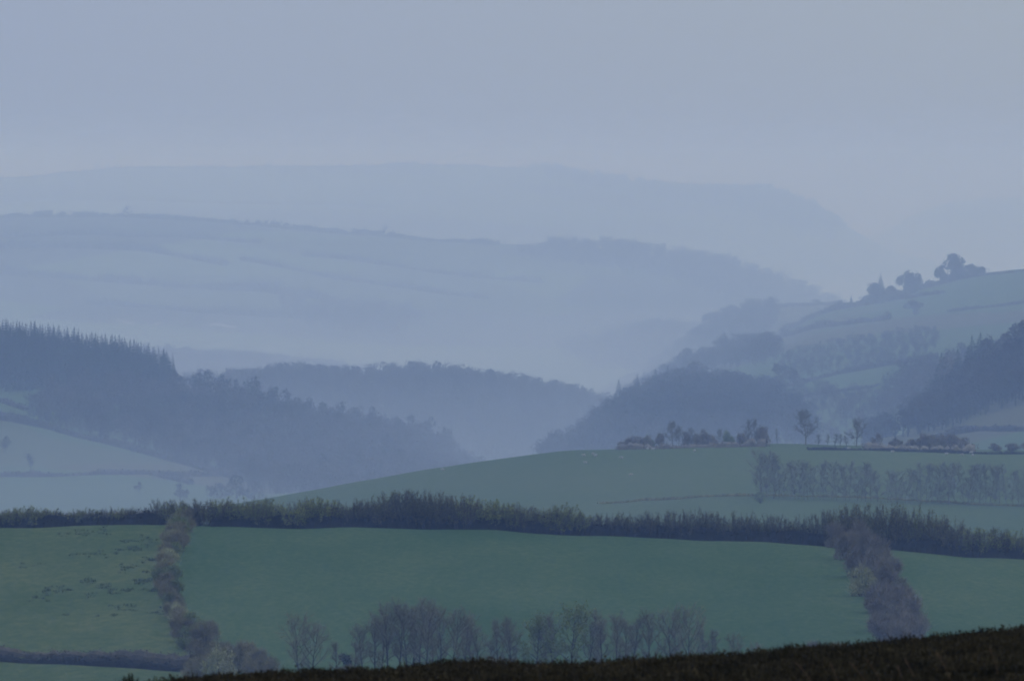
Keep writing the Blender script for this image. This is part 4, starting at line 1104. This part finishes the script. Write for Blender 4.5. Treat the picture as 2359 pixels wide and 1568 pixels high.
# pale lanes low on that hill
for pts, lb in (([(268, 738), (290, 744), (312, 748)], 'short pale lane on the misty hill above the conifers'), ([(352, 748), (372, 746)], 'pale farm yard on the misty hill above the conifers'), ([(482, 750), (500, 748), (520, 752), (545, 757)], 'pale bent lane right of the conifers on the misty hill')):
    V = []
    for p in pts:
        q = long_hill.hit(*p)
        for dy in (-1.8, 1.8):
            y = q[1] + dy * 5
            V.append((q[0], y, long_hill.z(q[0], y) + 0.6))
    G = Geo()
    G.mesh_part(V, [(2 * i, 2 * i + 2, 2 * i + 3, 2 * i + 1) for i in range(len(pts) - 1)])
    tag(link('lane', G.mesh('lane', M['track'])), label=lb, kind='structure')

hedge_line(far_hill, [(-420, 430), (0, 415), (100, 410), (210, 396), (300, 390), (600, 389), (850, 386), (1000, 384), (1200, 392)], 5.0, 5, 'twig_far', 'hedge along the farthest skyline', size=2.0, dens=8, seed=141, gaps=0.35)
hedge_line(far_hill, [(0, 466), (200, 462), (400, 466), (640, 470), (900, 480)], 3.0, 5, 'twig_far', 'faint hedge across the farthest hill', size=2.0, dens=8, seed=142)
wood('far_wood', far_hill, [(1200, 400), (1280, 396), (1350, 412), (1430, 424), (1560, 442), (1700, 448), (1760, 445), (1800, 455), (1870, 480), (1950, 530), (1900, 560), (1700, 500), (1400, 450)], 9300, 10560, 16, W_SOUP, 'twig_far', 'faint wood on the falling end of the farthest hill', seed=143, scale=(1.0, 1.4))
for i, (px, top, lb, wd) in enumerate([(225, 376, 'tree at the step of the farthest skyline', 1.3), (245, 377, 'second tree at the step of the farthest skyline', 1.3), (270, 377, 'third tree at the step of the farthest skyline', 1.3), (620, 370, 'lone small tree on the left of the farthest skyline', .9), (840, 369, 'tree left of the flat clump on the farthest skyline', 1.2),
                                       (895, 370, 'left tree of the flat clump on the farthest skyline', 1.5), (918, 369, 'right tree of the flat clump on the farthest skyline', 1.5), (1300, 388, 'tree where the farthest skyline begins to fall', 1.4), (1428, 400, 'tree standing up on the falling farthest skyline', 1.0), (1740, 428, 'tree on the last bump of the farthest skyline', 1.4)]):
    Y = 10490
    h = (EYE - far_hill.z(bx(px, Y), Y) / (K * Y) - top) * K * Y
    put(k_far_me, far_hill, px, 0, max(h, 6), 12, 'woodland_tree', lb, 'tree', 'trees on the farthest skyline', wide=wd, i=i, Y=Y)

# ================================================================ HEATHER BROW
r = R(151)
G = Geo()
N = 44000
pxs = r.uniform(-1700, 4060, N)
Ys = 50 + 38 * np.sqrt(r.uniform(0, 1, N))
for k in range(N):
    px, Y = pxs[k], Ys[k]
    x = bx(px, Y)
    cl = 0.5 + 0.5 * math.sin(x * 5.1 + math.sin(Y * 1.7)) * math.sin(Y * 2.3 + x * 2.0)
    cl2 = 0.5 + 0.5 * math.sin(x * 17.0 + Y * 3.0)
    h = 0.03 + 0.055 * cl * cl + 0.04 * cl2 * cl + (0.05 if r.uniform() < 0.03 else 0)
    z = moor.z(x, Y)
    n = 9
    base = np.array([x, Y, z]) + r.normal(size=(n, 3)) * np.array([0.05, 0.08, 0.0])
    D = unit(np.array([0, 0, 1.0]) + r.normal(size=(n, 3)) * 0.42)
    t = r.uniform(-0.3, 0.6)
    G.tris(twigs(r, base, D, h * r.uniform(0.7, 1.35, n), 0.022), np.full(n, t))
    P = base + D * (h * r.uniform(0.35, 1.0, n))[:, None]
    G.tris(rand_tris(r, P, 0.026), np.full(n, t))
for k in range(420):
    px, Y = r.uniform(-1700, 4060), r.uniform(74, 85)
    x = bx(px, Y)
    n = 90
    h = r.uniform(0.10, 0.19)
    w_ = r.uniform(0.05, 0.12)
    base = np.array([x, Y, moor.z(x, Y)]) + r.normal(size=(n, 3)) * np.array([w_, w_, 0.0])
    D = unit(np.array([0, 0, 1.0]) + r.normal(size=(n, 3)) * 0.3)
    hh = h * r.uniform(0.4, 1.0, n) * np.exp(-((base[:, 0] - x) / (1.6 * w_)) ** 2)
    t = r.uniform(-0.6, 0.3)
    G.tris(twigs(r, base, D, hh, 0.014), np.full(n, t))
    P = base + D * (hh * r.uniform(0.3, 1.0, n))[:, None]
    G.tris(rand_tris(r, P, 0.024), np.full(n, t))
for k in range(4400):
    px, Y = r.uniform(-1700, 4060), 62 + 24 * math.sqrt(r.uniform())
    x = bx(px, Y)
    z = moor.z(x, Y)
    n = 26
    h = r.uniform(0.06, 0.14)
    base = np.array([x, Y, z]) + r.normal(size=(n, 3)) * np.array([0.035, 0.05, 0.0])
    D = unit(np.array([0, 0, 1.0]) + r.normal(size=(n, 3)) * 0.38)
    t = r.uniform(-0.5, 0.8)
    G.tris(twigs(r, base, D, h * r.uniform(0.5, 1.2, n), 0.014), np.full(n, t))
    P = base + D * (h * r.uniform(0.3, 1.0, n))[:, None]
    G.tris(rand_tris(r, P, 0.022), np.full(n, t))
tag(link('heather', G.mesh('heather', M['heather'])), label='dark brown heather covering the moor brow in front', kind='stuff')
# a few single plants that stand out
def sprig(r, h, n=9):
    G = Geo()
    for k in range(n):
        a = r.uniform(0, 6.28)
        e = r.uniform(0.3, 1.5)
        L = h * r.uniform(0.55, 1.0)
        pts = grow(r, (0, 0, -0.02), (math.cos(a) * math.cos(e), math.sin(a) * math.cos(e), math.sin(e)), L, 4, 0.1, 0.1)
        G.tube(pts, np.linspace(0.007, 0.003, 5), 4)
        m = 46
        t = r.uniform(0.12, 1, m)
        P, D = zip(*[on_line(pts, q * 0.999) for q in t])
        P, D = np.array(P), np.array(D)
        G.tris(twigs(r, P, unit(D * 0.7 + r.normal(size=D.shape) * 0.7), 0.035, 0.008))
    return G


Y = 76.0
for i, (px, h, n, lb) in enumerate([(302, 0.20, 10, 'small spiky gorse sprig poking up at the bottom left of the moor brow'), (566, 0.10, 6, 'tiny leafy sprig left of the moor brow'), (1335, 0.12, 6, 'small sprig standing above the middle of the moor brow'), (1702, 0.11, 6, 'small upright sprig where the moor brow starts to rise'), (2290, 0.16, 8, 'dense sprig near the right end of the moor brow')]):
    z = moor.z(bx(px, Y), Y)
    if i == 0:
        z = max(bz(1588, Y), moor.z(bx(px, Y), Y))
    single('gorse_sprig', sprig(R(160 + i), h, n).mesh('gorse_sprig', M['gorse']), (bx(px, Y), Y, z), 0, (1, 1, 1), lb, 'plant', 'sprigs on the moor brow')
for i, (px, py, dx, dy) in enumerate([(2032, 1584, -34, 64), (2082, 1584, -14, 52), (1880, 1590, -44, 70), (2110, 1590, -24, 60), (1935, 1590, -20, 44), (2000, 1590, -40, 56), (2190, 1580, -30, 58), (2300, 1575, -20, 60)]):
    Yg = 56.0
    b = np.array([bx(px, Yg), Yg, moor.z(bx(px, Yg), Yg)])
    e = np.array([dx * K * Yg, 0.05, bz([1522, 1536, 1528, 1520, 1532, 1528, 1506, 1494][i], Yg + 0.05) - b[2]])
    G = Geo()
    t = np.linspace(0, 1, 7)
    G.tube(np.stack([e[0] * t ** 1.5, e[1] * t, e[2] * t ** 0.9], -1), np.linspace(0.0030, 0.0016, 7), 4)
    m = 14
    q = R(170 + i)
    tt = q.uniform(0.75, 1, m)
    P = np.stack([e[0] * tt ** 1.5, e[1] * tt, e[2] * tt ** 0.9], -1)
    G.tris(twigs(q, P, unit(e + q.normal(size=(m, 3)) * 0.06), 0.03, 0.006))
    single('grass_stalk', G.mesh('grass_stalk', M['dry_grass']), b, 0, (1, 1, 1), 'dry reddish grass stalk leaning left, %s from the left on the moor brow' % nth([4, 5, 1, 6, 2, 3, 7, 8][i]), 'grass stalk', 'dry grass stalks on the moor brow')


# ================================================================ AIR
def box(name, x0, x1, y0, y1, z0, z1):
    V = [(x, y, z) for z in (z0, z1) for y in (y0, y1) for x in (x0, x1)]
    F = [(0, 2, 3, 1), (4, 5, 7, 6), (0, 1, 5, 4), (2, 6, 7, 3), (0, 4, 6, 2), (1, 3, 7, 5)]
    me = bpy.data.meshes.new(name)
    me.from_pydata(V, [], F)
    return link(name, me)


def air(name, colour, density):
    m = bpy.data.materials.new(name)
    nt = nodes_of(m)
    out = nt.nodes.new('ShaderNodeOutputMaterial')
    v = nt.nodes.new('ShaderNodeVolumePrincipled')
    v.inputs['Color'].default_value = (*colour, 1)
    v.inputs['Absorption Color'].default_value = (1, 1, 1, 1)
    v.inputs['Density'].default_value = density
    v.inputs['Anisotropy'].default_value = 0.0
    nt.links.new(v.outputs['Volume'], out.inputs['Volume'])
    return m


hz = box('haze', -8000, 8000, -2000, 18000, -163, 62)
hz.data.materials.append(air('haze_air', (0.31, 0.50, 0.95), 1.0e-4))
tag(hz, kind='stuff')
ms = box('mist', -7950, 7950, 1660, 17950, -162.5, 42)
ms.data.materials.append(air('mist_air', (0.62, 0.75, 0.95), 1.25e-4))
tag(ms, kind='stuff')
ms2 = box('mist', -7945, 7945, 3700, 17945, -162.4, 30)
ms2.data.materials.append(air('thick_mist_air', (0.66, 0.77, 0.95), 2.9e-4))
tag(ms2, kind='stuff')
ms3 = box('mist', -7935, 7935, 2350, 17935, -162.3, -95)
ms3.data.materials.append(air('low_mist_air', (0.70, 0.78, 0.95), 4.2e-4))
tag(ms3, kind='stuff')
vm = box('valley_mist', -7940, 7940, 600, 17940, -162.2, -50)
vm.data.materials.append(air('valley_mist_air', (0.55, 0.70, 0.95), 1.3e-4))
tag(vm, kind='stuff')

# ================================================================ LIGHT
SUN_EL, SUN_AZ = math.radians(28), math.radians(70)       # veiled sun high to the right
w = bpy.data.worlds.new('World')
scene.world = w
w.use_nodes = True
nt = w.node_tree
nt.nodes.clear()
N, L = nt.nodes, nt.links
out = N.new('ShaderNodeOutputWorld')
bg = N.new('ShaderNodeBackground')
bg.inputs['Strength'].default_value = 0.10
sky = N.new('ShaderNodeTexSky')
sky.sky_type = 'NISHITA'
sky.sun_disc = False
sky.sun_elevation = SUN_EL
sky.sun_rotation = SUN_AZ
sky.dust_density = 2.0
sky.ozone_density = 2.0
# an even cloud cover veils most of the clear sky, brighter overhead
tc = N.new('ShaderNodeTexCoord')
sx = N.new('ShaderNodeSeparateXYZ')
L.new(tc.outputs['Generated'], sx.inputs['Vector'])
rp = N.new('ShaderNodeMix')
rp.data_type = 'RGBA'
rp.clamp_factor = True
rp.inputs['A'].default_value = (1, 1, 1, 1)
rp.inputs['B'].default_value = (2.38, 2.31, 2.46, 1)
L.new(sx.outputs['Z'], rp.inputs['Factor'])
cl = N.new('ShaderNodeVectorMath')
cl.operation = 'MULTIPLY'
# the cover is a little thinner and paler towards the right
sl_ = N.new('ShaderNodeMapRange')
sl_.inputs['From Min'].default_value = -0.08
sl_.inputs['From Max'].default_value = 0.08
L.new(sx.outputs['X'], sl_.inputs['Value'])
tn = N.new('ShaderNodeMix')
tn.data_type = 'RGBA'
L.new(sl_.outputs['Result'], tn.inputs['Factor'])
tn.inputs['A'].default_value = (3.2, 3.96, 5.66, 1)
tn.inputs['B'].default_value = (3.6, 4.27, 5.18, 1)
L.new(tn.outputs['Result'], cl.inputs[0])
L.new(rp.outputs['Result'], cl.inputs[1])
mx = N.new('ShaderNodeMix')
mx.data_type = 'RGBA'
mx.inputs['Factor'].default_value = 0.85
L.new(sky.outputs['Color'], mx.inputs['A'])
L.new(cl.outputs['Vector'], mx.inputs['B'])
L.new(mx.outputs['Result'], bg.inputs['Color'])
L.new(bg.outputs['Background'], out.inputs['Surface'])

sl = bpy.data.lights.new('sun', 'SUN')
sl.energy = 0.5
sl.angle = math.radians(25)
sl.color = (1.0, 0.97, 0.93)
so = link('sun', sl)
d = Vector((math.sin(SUN_AZ) * math.cos(SUN_EL), math.cos(SUN_AZ) * math.cos(SUN_EL), math.sin(SUN_EL)))
so.rotation_euler = d.to_track_quat('Z', 'Y').to_euler()
so.location = d * 300

# ================================================================ CAMERA
cam = bpy.data.cameras.new('camera')
cam.sensor_width = 36
cam.lens = 36 / 0.12
cam.clip_start = 0.5
cam.clip_end = 60000
cam.dof.use_dof = True
cam.dof.focus_distance = 1800
cam.dof.aperture_fstop = 14.0
co = link('camera', cam)
co.location = (0, 0, 0)
co.rotation_euler = (math.radians(90) - (784 - EYE) * K, 0, 0)
scene.camera = co

scene.view_settings.view_transform = 'Standard'
scene.view_settings.look = 'None'
scene.view_settings.exposure = 0.0
scene.view_settings.gamma = 1.0
c = scene.cycles
c.max_bounces = 5
c.diffuse_bounces = 2
c.volume_bounces = 2
c.transparent_max_bounces = 12
c.use_denoising = True
c.denoiser = 'OPENIMAGEDENOISE'
c.denoising_input_passes = 'RGB_ALBEDO_NORMAL'
c.denoising_prefilter = 'ACCURATE'
c.use_adaptive_sampling = False
c.filter_width = 1.9
